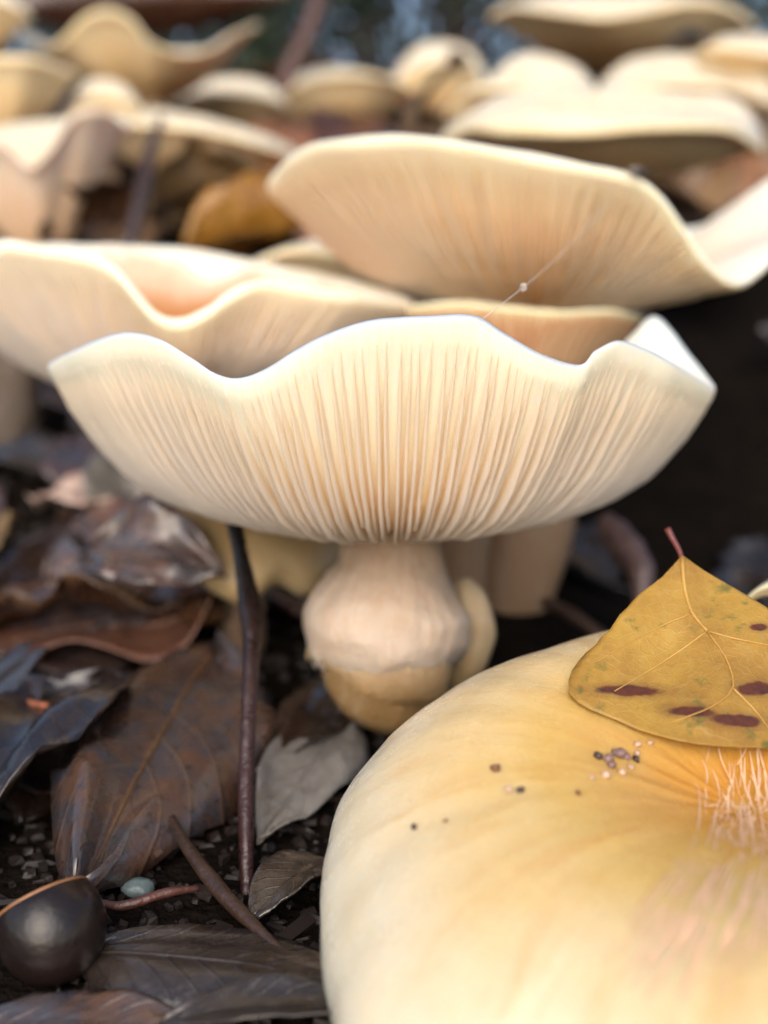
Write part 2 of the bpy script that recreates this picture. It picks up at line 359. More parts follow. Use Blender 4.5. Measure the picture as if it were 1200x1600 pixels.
            f += [(0, 3, 2, 1), tuple((ns - 1) * 4 + c for c in range(4))]
            uvg = [((1.0, 0.0, 0.0, 1.0)[c], float(s[i])) for i in range(ns) for c in range(4)]
            if gill_parts: mesh_obj('gill', v, f, gillm, cap, uvg, True, None, base)
            else:
                o0 = len(allV) * 1; allF += [tuple(x + o0 for x in t) for t in f]; allV += list(v); allU += uvg
        if not gill_parts:
            o = mesh_obj('gill', allV, allF, gillm, cap, allU, True, None, base); o['kind'] = 'stuff'
    # stem
    n = 60 if n_u > 400 else 26; sp = spline([list(q) + [r] for q, r in spts], n)
    v, f, u = tube(sp[:, :3], sp[:, 3], stem_seg, 0.05 if n_u > 400 else 0.10, seed + 3)
    if n_u > 400: v = [q + (q - sp[min(n - 1, i // stem_seg), :3]) * 0.022 * fbm(q[0] * 7, q[1] * 7, q[2] * 1.8, 4) + np.array([0, 0, 0.09 * fbm(q[0] * 8, q[1] * 8, 0.5) * float(sstep(0.8, 1, (i // stem_seg) / n))]) for i, q in enumerate(v)]
    mesh_obj('stem', v, f, stemm, root, u, True, None, base)
    return root, surf, base

# --- main mushroom in the middle of the picture
A_near = [(84, 568), (128, 545), (190, 526), (250, 535), (300, 562), (345, 588), (375, 594), (415, 582), (465, 553), (520, 527), (590, 509), (680, 504), (742, 506),
          (790, 532), (850, 562), (905, 574), (928, 552), (962, 538), (1010, 550), (1060, 574), (1112, 600)]
A_near = [(x, y + 24) for x, y in A_near]
A_back = [(1075, 556), (1022, 496), (985, 520), (930, 570), (800, 600), (620, 610), (420, 610), (240, 600), (130, 580)]
A_back = [(x, y + 22) for x, y in A_back]
A, A_surf, A_base = mushroom('mushroom', 'large sharp cream funnel mushroom with white gills standing in the middle of the cluster', 'funnel mushrooms of the cluster',
    A_near, A_back, (612, 816), 15.2, [(612, 770, 15.2, 0.62), (612, 850, 15.2, 0.74), (611, 885, 15.2, 0.79), (608, 915, 15.2, 0.95), (605, 950, 15.2, 1.14), (603, 985, 15.2, 1.18), (602, 1008, 15.2, 1.13), (602, 1024, 15.2, 1.065), (602, 1038, 15.2, 0.98)],
    e1=0.88, e2=0.62, p=5.0, n_u=420, lip=0.055, gh=0.16, th=0.28, gw=0.9, gills=280, flare=0.004, gill_parts=True, skin=SK_PALE, flesh=FL_A, gillm=GL_A, stemm=ST_A, stem_seg=72, seed=1)
def extra_part(root, base, name, rows, mat, seg=24, wob=0.15, seed=0, label=None, n=18):
    sp = spline([list(P(a, b, c)) + [r] for a, b, c, r in rows], n)
    v, f, u = tube(sp[:, :3], sp[:, 3], seg, wob, seed)
    o = mesh_obj(name, v, f, mat, root, u, True, None, base)
    if label: o['label'] = label
    return o
extra_part(A, A_base, 'stem_base', [(602, 985, 15.22, 1.0), (601, 1018, 15.22, 1.065), (601, 1034, 15.22, 1.06), (596, 1050, 15.25, 1.0), (588, 1070, 15.3, 0.88), (580, 1082, 15.4, 0.60), (574, 1088, 15.4, 0.22)], ST_LOW, 32, 0.10, 4,
    'waterlogged tan lower end of the stem')
extra_part(A, A_base, 'stem_base', [(640, 1010, 15.1, 0.45), (645, 1050, 15.0, 0.52), (642, 1085, 15.0, 0.45), (636, 1108, 15.0, 0.30), (632, 1122, 15.0, 0.1)], ST_LOW, 24, 0.2, 6, 'lowest hanging lobe of the waterlogged stem end')
extra_part(A, A_base, 'flap', [(724, 905, 15.75, 0.10), (732, 940, 15.75, 0.28), (736, 985, 15.75, 0.35), (728, 1030, 15.75, 0.30), (705, 1075, 15.75, 0.12)], stem_mat('flap cream', (0.50, 0.39, 0.24), (0.36, 0.26, 0.13)), 20, 0.15, 8,
    'pale lobe pressed against the side of the stem')

# --- the mushroom above and behind it, cap tipped up to show its gills
B_near = [(430, 285), (450, 250), (492, 221), (560, 211), (640, 207), (720, 216), (800, 230), (900, 249), (985, 268), (1028, 298), (1065, 350), (1100, 402), (1140, 432), (1175, 416), (1215, 372), (1262, 315)]
B_back = [(1205, 272), (1140, 312), (1080, 345), (980, 335), (800, 310), (620, 300), (490, 292)]
B_near = [(x, y + 20) for x, y in B_near]; B_back = [(x, y + 18) for x, y in B_back]
B, B_surf, B_base = mushroom('mushroom', 'wide cream funnel mushroom with orange gill centre, its rim folding down beside a wet fold', 'funnel mushrooms of the cluster',
    B_near, B_back, (832, 492), 21.6, [(832, 455, 21.6, 0.7), (828, 520, 21.6, 0.85), (820, 640, 21.4, 1.0), (810, 830, 21.2, 1.08), (797, 950, 21.0, 0.80), (795, 1050, 20.9, 0.55), (795, 1100, 20.9, 0.5)],
    e1=0.78, e2=0.72, p=2.6, n_u=360, lip=0.085, gh=0.14, th=0.36, gills=284, gill_parts=True, skin=SK_PALE, flesh=FL_B, gillm=GL_B, stemm=ST_B, stem_seg=28, seed=2, s_in=0.1, gw=1.1)

# --- wavy mushroom at the edge of the picture, behind the main one
C_near = [(-110, 430), (-60, 395), (0, 376), (60, 382), (130, 393), (178, 414), (212, 452), (245, 487), (285, 498), (325, 480), (365, 452), (410, 436), (480, 448), (560, 460), (640, 472)]
C_back = [(600, 455), (520, 432), (400, 408), (280, 388), (160, 383), (40, 382), (-60, 400)]
C_near = [(x, y + 15) for x, y in C_near]; C_back = [(x, y + 12) for x, y in C_back]
mushroom('mushroom', 'cream mushroom with a strongly wavy white rim and an orange hollow seen over its dip', 'funnel mushrooms of the cluster',
    C_near, C_back, (270, 625), 20.2, [(270, 590, 20.2, 0.7), (290, 700, 20.2, 0.8), (310, 820, 20.2, 0.75), (320, 980, 20.2, 0.7)],
    e1=0.66, e2=0.62, p=2.7, n_u=300, lip=0.13, gh=0.13, th=0.45, gills=220, skin=SK_WAVY, flesh=FL_B, gillm=GL_A, stemm=ST_B, seed=3)
D_near = [(618, 496), (650, 484), (720, 478), (800, 486), (880, 492), (950, 490), (1000, 500)]
D_back = [(960, 490), (810, 490), (680, 486)]
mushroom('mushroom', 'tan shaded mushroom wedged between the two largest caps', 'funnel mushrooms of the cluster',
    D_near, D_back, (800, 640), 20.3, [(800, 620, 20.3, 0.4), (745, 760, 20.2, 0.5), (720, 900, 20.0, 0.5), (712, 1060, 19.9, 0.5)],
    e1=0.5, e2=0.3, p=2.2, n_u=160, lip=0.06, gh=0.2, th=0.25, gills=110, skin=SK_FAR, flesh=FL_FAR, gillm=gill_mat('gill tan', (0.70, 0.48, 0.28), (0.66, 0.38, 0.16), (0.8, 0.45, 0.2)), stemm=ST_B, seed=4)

# --- blurred mushrooms further up the slope
def far(label, near, back, centre, dc, p=2.2, lip=0.12, e1=0.8, e2=0.7, stem_px=160, sr=0.75, seed=0, **k):
    c = centre; q = P(c[0], c[1], dc); gzv = gz(q[0], q[1]); drop = q[2] - gzv
    st = [(c[0], c[1] - 20, dc, sr * 0.9), (c[0] + 4, c[1] + 0.4 * drop / (KPX * dc), dc, sr), (c[0] + 2, c[1] + 1.08 * drop / (KPX * dc), dc, sr * 1.05)]
    if drop < 0.5: st = [(c[0], c[1] - 20, dc, sr), (c[0], c[1] + 20, dc, sr), (c[0], c[1] + 50, dc, sr)]
    return mushroom('mushroom', label, 'funnel mushrooms of the cluster', near, back, c, dc, st, e1, e2, p, 140, lip, 0.3, 0.45, seed=seed, stem_seg=14, **k)
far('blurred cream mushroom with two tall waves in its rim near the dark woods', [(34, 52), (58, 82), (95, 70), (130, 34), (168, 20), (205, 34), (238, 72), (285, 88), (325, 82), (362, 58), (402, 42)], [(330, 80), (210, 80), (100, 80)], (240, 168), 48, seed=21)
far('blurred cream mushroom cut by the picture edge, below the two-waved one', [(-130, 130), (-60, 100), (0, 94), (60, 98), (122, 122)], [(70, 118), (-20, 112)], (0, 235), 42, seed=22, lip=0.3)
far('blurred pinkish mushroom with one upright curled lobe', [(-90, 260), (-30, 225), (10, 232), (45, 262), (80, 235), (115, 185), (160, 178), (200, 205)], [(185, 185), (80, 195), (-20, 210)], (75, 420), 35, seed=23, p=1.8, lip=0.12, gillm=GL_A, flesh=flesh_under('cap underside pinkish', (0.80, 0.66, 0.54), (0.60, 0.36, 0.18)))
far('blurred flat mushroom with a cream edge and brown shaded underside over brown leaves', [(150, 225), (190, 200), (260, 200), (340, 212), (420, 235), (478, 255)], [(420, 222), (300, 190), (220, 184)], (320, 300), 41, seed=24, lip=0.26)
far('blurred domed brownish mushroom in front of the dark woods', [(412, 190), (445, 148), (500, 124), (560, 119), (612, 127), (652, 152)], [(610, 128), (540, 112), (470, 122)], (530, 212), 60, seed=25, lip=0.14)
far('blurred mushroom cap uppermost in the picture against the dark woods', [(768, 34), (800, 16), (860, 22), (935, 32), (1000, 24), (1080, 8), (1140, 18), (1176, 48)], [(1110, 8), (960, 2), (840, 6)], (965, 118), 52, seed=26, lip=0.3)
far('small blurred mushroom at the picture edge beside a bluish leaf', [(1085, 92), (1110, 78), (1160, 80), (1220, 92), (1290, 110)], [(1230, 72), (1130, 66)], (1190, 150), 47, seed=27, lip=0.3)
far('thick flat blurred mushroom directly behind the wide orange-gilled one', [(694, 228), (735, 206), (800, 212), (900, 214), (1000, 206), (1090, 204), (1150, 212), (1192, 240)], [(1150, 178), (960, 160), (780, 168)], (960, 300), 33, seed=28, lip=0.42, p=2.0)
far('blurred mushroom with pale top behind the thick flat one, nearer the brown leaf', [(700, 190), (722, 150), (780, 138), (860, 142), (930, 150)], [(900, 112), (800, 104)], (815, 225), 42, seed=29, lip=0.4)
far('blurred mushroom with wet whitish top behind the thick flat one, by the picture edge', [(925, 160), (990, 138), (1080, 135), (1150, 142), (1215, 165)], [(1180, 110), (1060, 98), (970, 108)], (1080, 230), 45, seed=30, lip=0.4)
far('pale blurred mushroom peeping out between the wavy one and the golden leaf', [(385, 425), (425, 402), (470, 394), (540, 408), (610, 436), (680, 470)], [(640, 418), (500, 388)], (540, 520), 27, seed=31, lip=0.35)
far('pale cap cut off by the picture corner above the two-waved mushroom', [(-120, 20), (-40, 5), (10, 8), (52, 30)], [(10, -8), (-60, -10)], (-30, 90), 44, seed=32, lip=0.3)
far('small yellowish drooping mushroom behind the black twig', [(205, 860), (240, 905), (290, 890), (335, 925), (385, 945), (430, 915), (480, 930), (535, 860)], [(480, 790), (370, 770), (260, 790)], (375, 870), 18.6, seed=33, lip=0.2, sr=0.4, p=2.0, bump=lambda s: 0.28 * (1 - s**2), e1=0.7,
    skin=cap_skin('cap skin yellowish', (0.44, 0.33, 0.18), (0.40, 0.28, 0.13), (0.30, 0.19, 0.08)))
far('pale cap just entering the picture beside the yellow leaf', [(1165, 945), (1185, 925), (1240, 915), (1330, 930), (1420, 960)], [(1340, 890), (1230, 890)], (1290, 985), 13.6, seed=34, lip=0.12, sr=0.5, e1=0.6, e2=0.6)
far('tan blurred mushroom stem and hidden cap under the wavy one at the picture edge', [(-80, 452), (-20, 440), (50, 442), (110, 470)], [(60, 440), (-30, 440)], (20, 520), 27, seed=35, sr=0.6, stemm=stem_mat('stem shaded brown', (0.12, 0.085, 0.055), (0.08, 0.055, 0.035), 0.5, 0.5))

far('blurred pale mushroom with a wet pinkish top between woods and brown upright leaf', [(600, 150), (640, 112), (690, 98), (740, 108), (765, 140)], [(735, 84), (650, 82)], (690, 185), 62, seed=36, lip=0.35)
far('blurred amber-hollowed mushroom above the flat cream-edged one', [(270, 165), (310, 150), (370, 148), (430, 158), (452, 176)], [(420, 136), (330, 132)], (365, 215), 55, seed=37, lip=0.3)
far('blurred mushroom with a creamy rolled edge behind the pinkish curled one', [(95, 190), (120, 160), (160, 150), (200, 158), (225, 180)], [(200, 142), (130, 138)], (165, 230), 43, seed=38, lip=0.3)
# --- front mushroom, seen from above
GC = P(1172, 1240, 10.0) - np.array([0, 0, 0.76])
def front_rim(n):
    out = []
    ctrl = {0: 4.3, 45: 4.2, 90: 3.7, 120: 3.55, 150: 3.75, 180: 3.95, 205: 4.05, 235: 3.9, 270: 4.2, 315: 4.2, 360: 4.3}
    ks = sorted(ctrl)
    for i in range(n):
        t = 360 * i / n; r = np.interp(t, ks, [ctrl[k] for k in ks])
        r *= 1 + 0.012 * math.sin(5 * R(t) + 1) + 0.01 * math.sin(9 * R(t))
        z = -0.55 + 0.10 * math.sin(3 * R(t) + 0.6) + 0.06 * math.sin(7 * R(t))
        out.append((r * math.cos(R(t)), r * math.sin(R(t)), z))
    k = np.ones(15) / 15; o = np.array(out)
    for c in range(3): o[:, c] = np.convolve(np.concatenate([o[-7:, c], o[:, c], o[:7, c]]), k, 'valid')
    rot = np.array(Matrix.Rotation(R(12), 3, 'X') @ Matrix.Rotation(R(-4), 3, 'Y'))
    return (o @ rot.T) + GC, rot
frim, frot = front_rim(320)
G, G_surf, G_base = mushroom('mushroom', 'big smooth yellow-cream mushroom cap seen from above with a yellow leaf lying on it', 'funnel mushrooms of the cluster',
    None, None, (1175, 1410), 9.9, [(1175, 1400, 9.9, 0.7), (1180, 1480, 9.9, 0.8), (1185, 1600, 9.9, 0.8)], p=4.5, lip=0.16, gh=0.3, th=0.55, skin=SK_FRONT, flesh=FL_A, gillm=GL_A, stemm=ST_A,
    rim=frim, bump=lambda s: 0.155 * sstep(0.0, 0.75, s) * (1 - 0.35 * np.maximum(s, 0)**4), tilt=(-4, -12), flare=0.0, gills=180, seed=5)

exec_later = []
# ------------------------------------------------------------------ leaves
def leaf_grid(nu=13, nv=22, shape='ovate', wav=0.05, curl=0.25, bend=0.15, seed=0):
    """unit leaf along +Y (0..1), half width from the outline; returns verts, faces, uvs, midrib path"""
    top = []; UVs = []; mid = []
    for i in range(nv):
        v = i / (nv - 1)
        if shape == 'ovate': w = math.sin(math.pi * v**0.8)**0.85 * 0.5
        elif shape == 'lance': w = math.sin(math.pi * v**0.9)**0.75 * 0.5
        else: w = (math.sin(math.pi * v**0.85)**0.7) * 0.5 * (1 + 0.22 * math.sin(v * 30) * (v > 0.1))
        w = max(w, 0.012)
        for k in range(nu):
            u = -1 + 2 * k / (nu - 1)
            x = u * w * (1 + 0.08 * fbm(u + seed, v * 4, 1.0) + (0.015 * fbm(v * 14, seed * 2.0, u) if abs(u) > 0.95 else 0))
            z = curl * w * u * u + bend * math.sin(math.pi * v) + wav * fbm(u * 1.3 + seed, v * 3.2 + seed, 5.0) * (0.3 + abs(u)) - 0.02 * (1 - abs(u))**6
            top.append((x, v, z)); UVs.append((0.5 + 0.5 * u, v))
        mid.append((0, v, bend * math.sin(math.pi * v) + wav * 0.3 * fbm(seed, v * 3.2 + seed, 5.0) - 0.015))
    return np.array(top), grid_faces(nv, nu), UVs, np.array(mid)
def thick_sheet(v, f, uvs, t):
    """closed sheet: doubled surface with a rim"""
    n = len(v); nrm = np.zeros_like(v)
    for q in f:
        c = np.cross(v[q[1]] - v[q[0]], v[q[2]] - v[q[0]])
        for i in q: nrm[i] += c
    nrm /= np.linalg.norm(nrm, axis=1)[:, None] + 1e-12
    V = np.vstack([v, v - nrm * t]); F = list(f) + [tuple(i + n for i in q[::-1]) for q in f]
    cnt = {}
    for q in f:
        for i in range(len(q)):
            e = (q[i], q[(i + 1) % len(q)]); cnt[tuple(sorted(e))] = cnt.get(tuple(sorted(e)), []) + [e]
    for es in cnt.values():
        if len(es) == 1: i, j = es[0]; F.append((j, i, i + n, j + n))
    return V, F, list(uvs) + list(uvs)
def place_leaf(name, label, group, b, t, width, mat, roll=0, shape='ovate', wav=0.06, curl=0.2, bend=0.12, seed=0, veins=True, petiole=0.0, ribm=None, cat='leaf', nu=13, nv=22, up=(0, 0, 1)):
    """hero leaf from base point b to tip point t (cm)"""
    b = np.asarray(b, float); t = np.asarray(t, float); L = np.linalg.norm(t - b); y = (t - b) / L
    x = np.cross(y, np.array(up, float)); x /= np.linalg.norm(x); z = np.cross(x, y)
    c, s = math.cos(R(roll)), math.sin(R(roll)); x, z = x * c + z * s, z * c - x * s
    v, f, uv, mid = leaf_grid(nu, nv, shape, wav * L / width if False else wav, curl, bend, seed)
    fix = lambda q: b + np.outer(q[:, 0] * width, x) + np.outer(q[:, 1] * L, y) + np.outer(q[:, 2] * min(L, 1.6 * width), z)
    wv = fix(v); wm = fix(mid)
    root = empty(name, b); tag(root, label, cat, group)
    V, F, U = thick_sheet(wv, f, uv, 0.022)
    mesh_obj('blade', V, F, mat, root, U, True, None, b)
    if veins:
        r = np.linspace(0.055, 0.015, len(wm)) * min(1, width / 1.6)
        pp = wm
        if petiole:
            ext = np.array([b - y * petiole * (1 - k / 4) + z * 0.1 * petiole * (1 - k / 4)**2 for k in range(4)])
            pp = np.vstack([ext, wm]); r = np.concatenate([[0.06] * 4, r])
        tv, tf, tu = tube(pp, r, 6); mesh_obj('midrib', tv, tf, ribm or mat, root, tu, True, None, b)
    return root
def GH(px, py, lift=0.15): return ghit(px, py, lift)
HL = 'leaf litter close to the mushrooms'
def px_leaf(label, rows, dtop, dbot, mat, n=30, m_=11, wav=0.12, seed=0):
    q = spline(rows, n); v = []; uv = []
    for i, (x, a, b) in enumerate(q):
        for k in range(m_):
            f = k / (m_ - 1); y = a + (b - a) * f
            v.append(P(x, y, dtop + (dbot - dtop) * f + wav * fbm(x * 0.012 + seed, y * 0.02, seed) + 0.25 * math.sin(math.pi * f))); uv.append((f, i / (n - 1)))
    b0 = v[0]; root = empty('leaf', b0); tag(root, label, 'leaf', HL)
    V, F, U = thick_sheet(np.array(v), [t[::-1] for t in grid_faces(n, m_)], uv, 0.025); mesh_obj('blade', V, F, mat, root, U, True, None, b0)
    tv, tf, tu = tube([v[i * m_ + m_ // 2] for i in range(n)], np.linspace(0.02, 0.05, n), 6); mesh_obj('midrib', tv, tf, mat, root, tu, True, None, b0)
px_leaf('warm brown curled leaf arching over a dark gap beside the black twig', [(-90, 930, 1130), (-40, 945, 1100), (0, 952, 1068), (50, 962, 1024), (110, 962, 1000), (170, 940, 1012), (230, 922, 1032), (285, 915, 1012), (322, 918, 950), (330, 922, 926)], 20.0, 17.4, leaf_mat('leaf arching', (0.17, 0.082, 0.045), (0.12, 0.055, 0.034), (0.07, 0.036, 0.026), 0.3, coat=0.4))
place_leaf('leaf', 'warm brown crumpled leaf under the arching one over a dark gap beside the black twig', HL, GH(350, 950, 1.1), GH(-90, 1000, 1.0), 2.6, LF_BROWN, roll=-10, wav=0.22, curl=0.1, bend=0.12, seed=11)
place_leaf('leaf', 'broad mottled brown wet leaf with painted blue-grey sheen slanting down beside the black twig', HL, GH(335, 1010, 0.9), GH(120, 1395, 0.35), 2.7, LF_MOTT, roll=8, wav=0.10, curl=-0.10, bend=0.05, seed=12, ribm=LF_TAN)
place_leaf('leaf', 'blue-black glossy leaf under the mottled leaf at the picture edge', HL, GH(165, 1055, 1.0), GH(-90, 1350, 0.2), 2.6, LF_DARK, roll=-12, wav=0.10, curl=0.2, bend=0.08, seed=13)
place_leaf('leaf', 'long grey-brown wet leaf lying flat in front of the dark nut', HL, GH(120, 1490, 0.15), GH(600, 1545, 0.2), 1.25, LF_GREY, roll=0, shape='lance', wav=0.05, curl=-0.15, bend=0.06, seed=14)
place_leaf('leaf', 'tan leaf with pale edge along the bottom of the picture', HL, GH(-60, 1600, 0.1), GH(330, 1612, 0.12), 0.8, LF_MOTT, roll=0, shape='lance', wav=0.06, curl=0.1, bend=0.04, seed=15)
place_leaf('leaf', 'dark leaf edge with reddish rim running along the picture bottom towards the front cap', HL, GH(250, 1600, 0.2), GH(620, 1592, 0.2), 0.7, LF_GREY, roll=5, shape='lance', wav=0.05, seed=16)
place_leaf('leaf', 'pale grey leaf with one dark spot between the twig and the front cap', HL, GH(545, 1120, 0.3), GH(405, 1315, 0.25), 1.25, LF_PALE, roll=6, wav=0.10, curl=0.05, bend=0.03, seed=17)
place_leaf('leaf', 'small slate-brown leaf lying at the foot of the black twig', HL, GH(520, 1345, 0.25), GH(390, 1440, 0.2), 0.75, LF_GREY, roll=0, shape='lance', wav=0.05, seed=18)
place_leaf('leaf', 'nearly black leaf standing in the gap below the stem base', HL, GH(560, 1070, 0.3), GH(400, 1215, 0.3), 1.0, LF_DARK, roll=20, wav=0.10, seed=19)
place_leaf('leaf', 'dull brown leaf lying behind the arching leaf', HL, GH(70, 905, 0.8), GH(350, 815, 0.9), 2.4, LF_MOTT, roll=-12, wav=0.12, seed=20)
place_leaf('leaf', 'brown leaf with a dark slit below it beside the yellowish mushroom', HL, P(140, 858, 17.0), P(350, 898, 16.4), 1.6, LF_MOTT, roll=-38, wav=0.12, seed=21)
place_leaf('leaf', 'pale bluish leaf standing up behind the main cap', HL, P(205, 835, 22.5), P(165, 690, 23.0), 1.7, LF_PALE, roll=10, wav=0.1, seed=22)
place_leaf('leaf', 'pale pinkish leaf lying under the standing bluish leaf', HL, P(60, 790, 23.5), P(235, 800, 22.3), 2.2, leaf_mat('leaf pale pink', (0.42, 0.31, 0.26), (0.32, 0.22, 0.18), (0.2, 0.12, 0.10), 0.35), roll=-10, wav=0.1, seed=23)
place_leaf('leaf', 'orange-tan leaf upright at the picture edge above the arching leaf', HL, GH(-20, 940, 0.3), GH(20, 800, 1.6), 1.6, LF_TAN, roll=15, wav=0.1, seed=24)
place_leaf('leaf', 'golden folded leaf leaning behind the wide orange-gilled mushroom', HL, P(285, 400, 30), P(520, 345, 31), 2.6, LF_GOLD, roll=48, wav=0.12, curl=0.4, seed=25)
place_leaf('leaf', 'dark brown leaf blade hanging in across the picture top', HL, P(20, 12, 57), P(470, -14, 60), 4.2, LF_BROWN, roll=65, shape='lance', wav=0.05, seed=26)
place_leaf('leaf', 'blurred brown leaf lying below the flat cream-edged mushroom', HL, P(225, 335, 35), P(420, 275, 37), 3.4, LF_TAN, roll=45, wav=0.15, seed=29)
place_leaf('leaf', 'blurred dark leaf under the pinkish curled mushroom near the picture edge', HL, P(60, 375, 34), P(260, 330, 36), 3.0, LF_BROWN, roll=40, wav=0.15, seed=30)
place_leaf('leaf', 'brown upright leaf between the domed mushroom and the pale tops', HL, P(640, 205, 44), P(735, 95, 47), 2.6, LF_TAN, roll=30, wav=0.1, seed=27)
place_leaf('leaf', 'wet leaf painted with a bluish reflection beside the small mushroom at the picture edge', HL, P(1040, 75, 49), P(1105, 65, 49), 1.6, plain('leaf blue reflection', (0.10, 0.13, 0.20), 0.2), roll=0, wav=0.1, seed=28)  # sky reflection on the wet leaf painted as blue base colour

# --- yellow leaf on the front cap
def yellow_leaf():
    m = NT('leaf yellow'); uv, ob = m.coords(); sep = m.n('SeparateXYZ', {0: uv}); u, v = sep.outputs[0], sep.outputs[1]
    n1 = m.noise(ob, 170, 5, 0.6); n2 = m.noise(ob, 900, 4, 0.65); n3 = m.noise(m.n('VectorMath', {0: ob, 1: (3.0, 1.0, 2.0)}, operation='ADD').outputs[0], 330, 4, 0.6)
    col = m.mix(m.maprange(n1, 0.35, 0.65), (0.46, 0.275, 0.05), (0.34, 0.18, 0.035))
    col = m.mix(m.maprange(n2, 0.5, 0.75, 0, 0.4), col, (0.45, 0.33, 0.10))
    col = m.mix(m.maprange(n3, 0.58, 0.68, 0, 0.8), col, (0.13, 0.13, 0.03))
    vor = m.n('TexVoronoi', {'Vector': ob, 'Scale': 800.0}, feature='DISTANCE_TO_EDGE').outputs['Distance']
    net = m.maprange(vor, 0.0, 0.08, 1.0, 0.0)
    col = m.mix(m.math('MULTIPLY', net, 0.12), col, (0.62, 0.42, 0.12))
    # brown dead blotches (fixed marks on the blade)
    tot = None
    wob = m.math('MULTIPLY', m.math('SUBTRACT', m.noise(ob, 600, 3), 0.5), 0.9)
    for (bu, bv, ru, rv, sl) in YSPOTS:
        du = m.math('SUBTRACT', u, bu); dv = m.math('SUBTRACT', m.math('SUBTRACT', v, bv), m.math('MULTIPLY', du, sl))
        d = m.math('SQRT', m.math('ADD', m.math('POWER', m.math('DIVIDE', du, ru), 2.0), m.math('POWER', m.math('DIVIDE', dv, rv), 2.0)))
        k = m.math('MAXIMUM', m.maprange(m.math('ADD', d, wob), 0.72, 1.12, 1.0, 0.0), m.maprange(m.math('ADD', d, wob), 0.9, 1.9, 0.35, 0.0))
        tot = k if tot is None else m.math('MAXIMUM', tot, k)
    col = m.mix(tot, col, m.mix(m.maprange(n2, 0.45, 0.7), (0.12, 0.035, 0.018), (0.055, 0.025, 0.02)))
    h = m.math('ADD', m.math('MULTIPLY', n2, 0.5), m.math('MULTIPLY', net, 0.1))
    b = m.n('BsdfPrincipled', {'Base Color': col, 'Roughness': 0.42, 'Specular IOR Level': 0.45, 'Normal': m.bump(h, 0.5, 0.0005)})
    t = m.n('BsdfTranslucent', {'Color': col})
    return m.finish(m.n('MixShader', {0: 0.22, 1: b.outputs[0], 2: t.outputs[0]}).outputs[0])
YL = [(868, 1062, 1068), (890, 1047, 1098), (920, 1010, 1150), (950, 978, 1200), (985, 950, 1250), (1020, 915, 1290), (1050, 893, 1320), (1075, 886, 1340), (1095, 900, 1345), (1120, 952, 1340), (1140, 1000, 1325), (1155, 1058, 1300), (1163, 1105, 1260), (1167, 1160, 1215)]
def yl_depth(x, y):
    f = (y - 868) / 300
    return 12.0 - 1.88 * f - 0.0006 * (x - 1090) * (1 - f) + 0.0022 * abs(x - (1066 + 40 * f)) * 0.4 * (1 - f) + 0.05 * math.sin(x * 0.03 + y * 0.02) + 0.07 * fbm(x * 0.012, y * 0.012, 9.0)
ysp = spline([(y, l, r) for y, l, r in YL], 34)
nu = 33; yv = []; yuv = []
for i, (y, l, r) in enumerate(ysp):
    for k in range(nu):
        f = k / (nu - 1); l_ = l + 5 * fbm(y * 0.05, 1.0, 2.0); x = l_ + (r - l_) * f
        yv.append(P(x, y, yl_depth(x, y))); yuv.append(((x - 880) / 470, (y - 868) / 300))
def yspot(x, y, rx, ry, sl=0.0): return ((x - 880) / 470, (y - 868) / 300, rx / 470, ry / 300, sl * 470 / 300)
YSPOTS = [yspot(985, 1079, 58, 9, 0.03), yspot(1080, 1112, 42, 9, 0.06), yspot(1150, 1126, 45, 11, 0.08), yspot(1180, 1076, 32, 13, 0.0), yspot(1262, 1060, 25, 10, 0), yspot(1185, 980, 16, 6, 0)]
yb = P(1066, 872, 12.1)
yr = empty('leaf', yb); tag(yr, 'yellow leaf with brown blotches and a red stalk lying on the front cap', 'leaf', HL)
V, F, U = thick_sheet(np.array(yv), grid_faces(len(ysp), nu), yuv, 0.02)
yblade = mesh_obj('blade', V, F, yellow_leaf(), yr, U, True, None, yb)
YV = plain('yellow vein', (0.48, 0.29, 0.07), 0.5, (0.40, 0.22, 0.05))
def vein(pts, r0, r1, name='vein', mat=YV, n=14):
    q = spline([(x, y) for x, y in pts], n)
    tv, tf, tu = tube([P(x, y, yl_depth(x, y) - 0.005) for x, y in q], np.linspace(r0, r1, n), 6)
    mesh_obj(name, tv, tf, mat, yblade, tu, True, None, yb)
vein([(1066, 874), (1070, 920), (1082, 958), (1105, 986)], 0.026, 0.018, 'midrib')
vein([(1105, 986), (1060, 1018), (1010, 1050), (960, 1080)], 0.013, 0.005)
vein([(1105, 986), (1135, 1030), (1145, 1075), (1110, 1105), (1050, 1128)], 0.014, 0.005)
vein([(1105, 986), (1150, 998), (1210, 1010), (1290, 1030)], 0.014, 0.005)
vein([(1082, 958), (1040, 975), (990, 1000), (930, 1035)], 0.010, 0.004)
vein([(1145, 1075), (1180, 1110), (1210, 1150)], 0.014, 0.005)
tv, tf, tu = tube(spline([P(1066, 880, 12.08), P(1062, 862, 12.15), P(1050, 840, 12.25), P(1043, 826, 12.3)], 10), np.linspace(0.026, 0.044, 10), 8)
mesh_obj('petiole', tv, tf, plain('red stalk', (0.15, 0.035, 0.028), 0.4, (0.07, 0.02, 0.018)), yr, tu, True, None, yb)

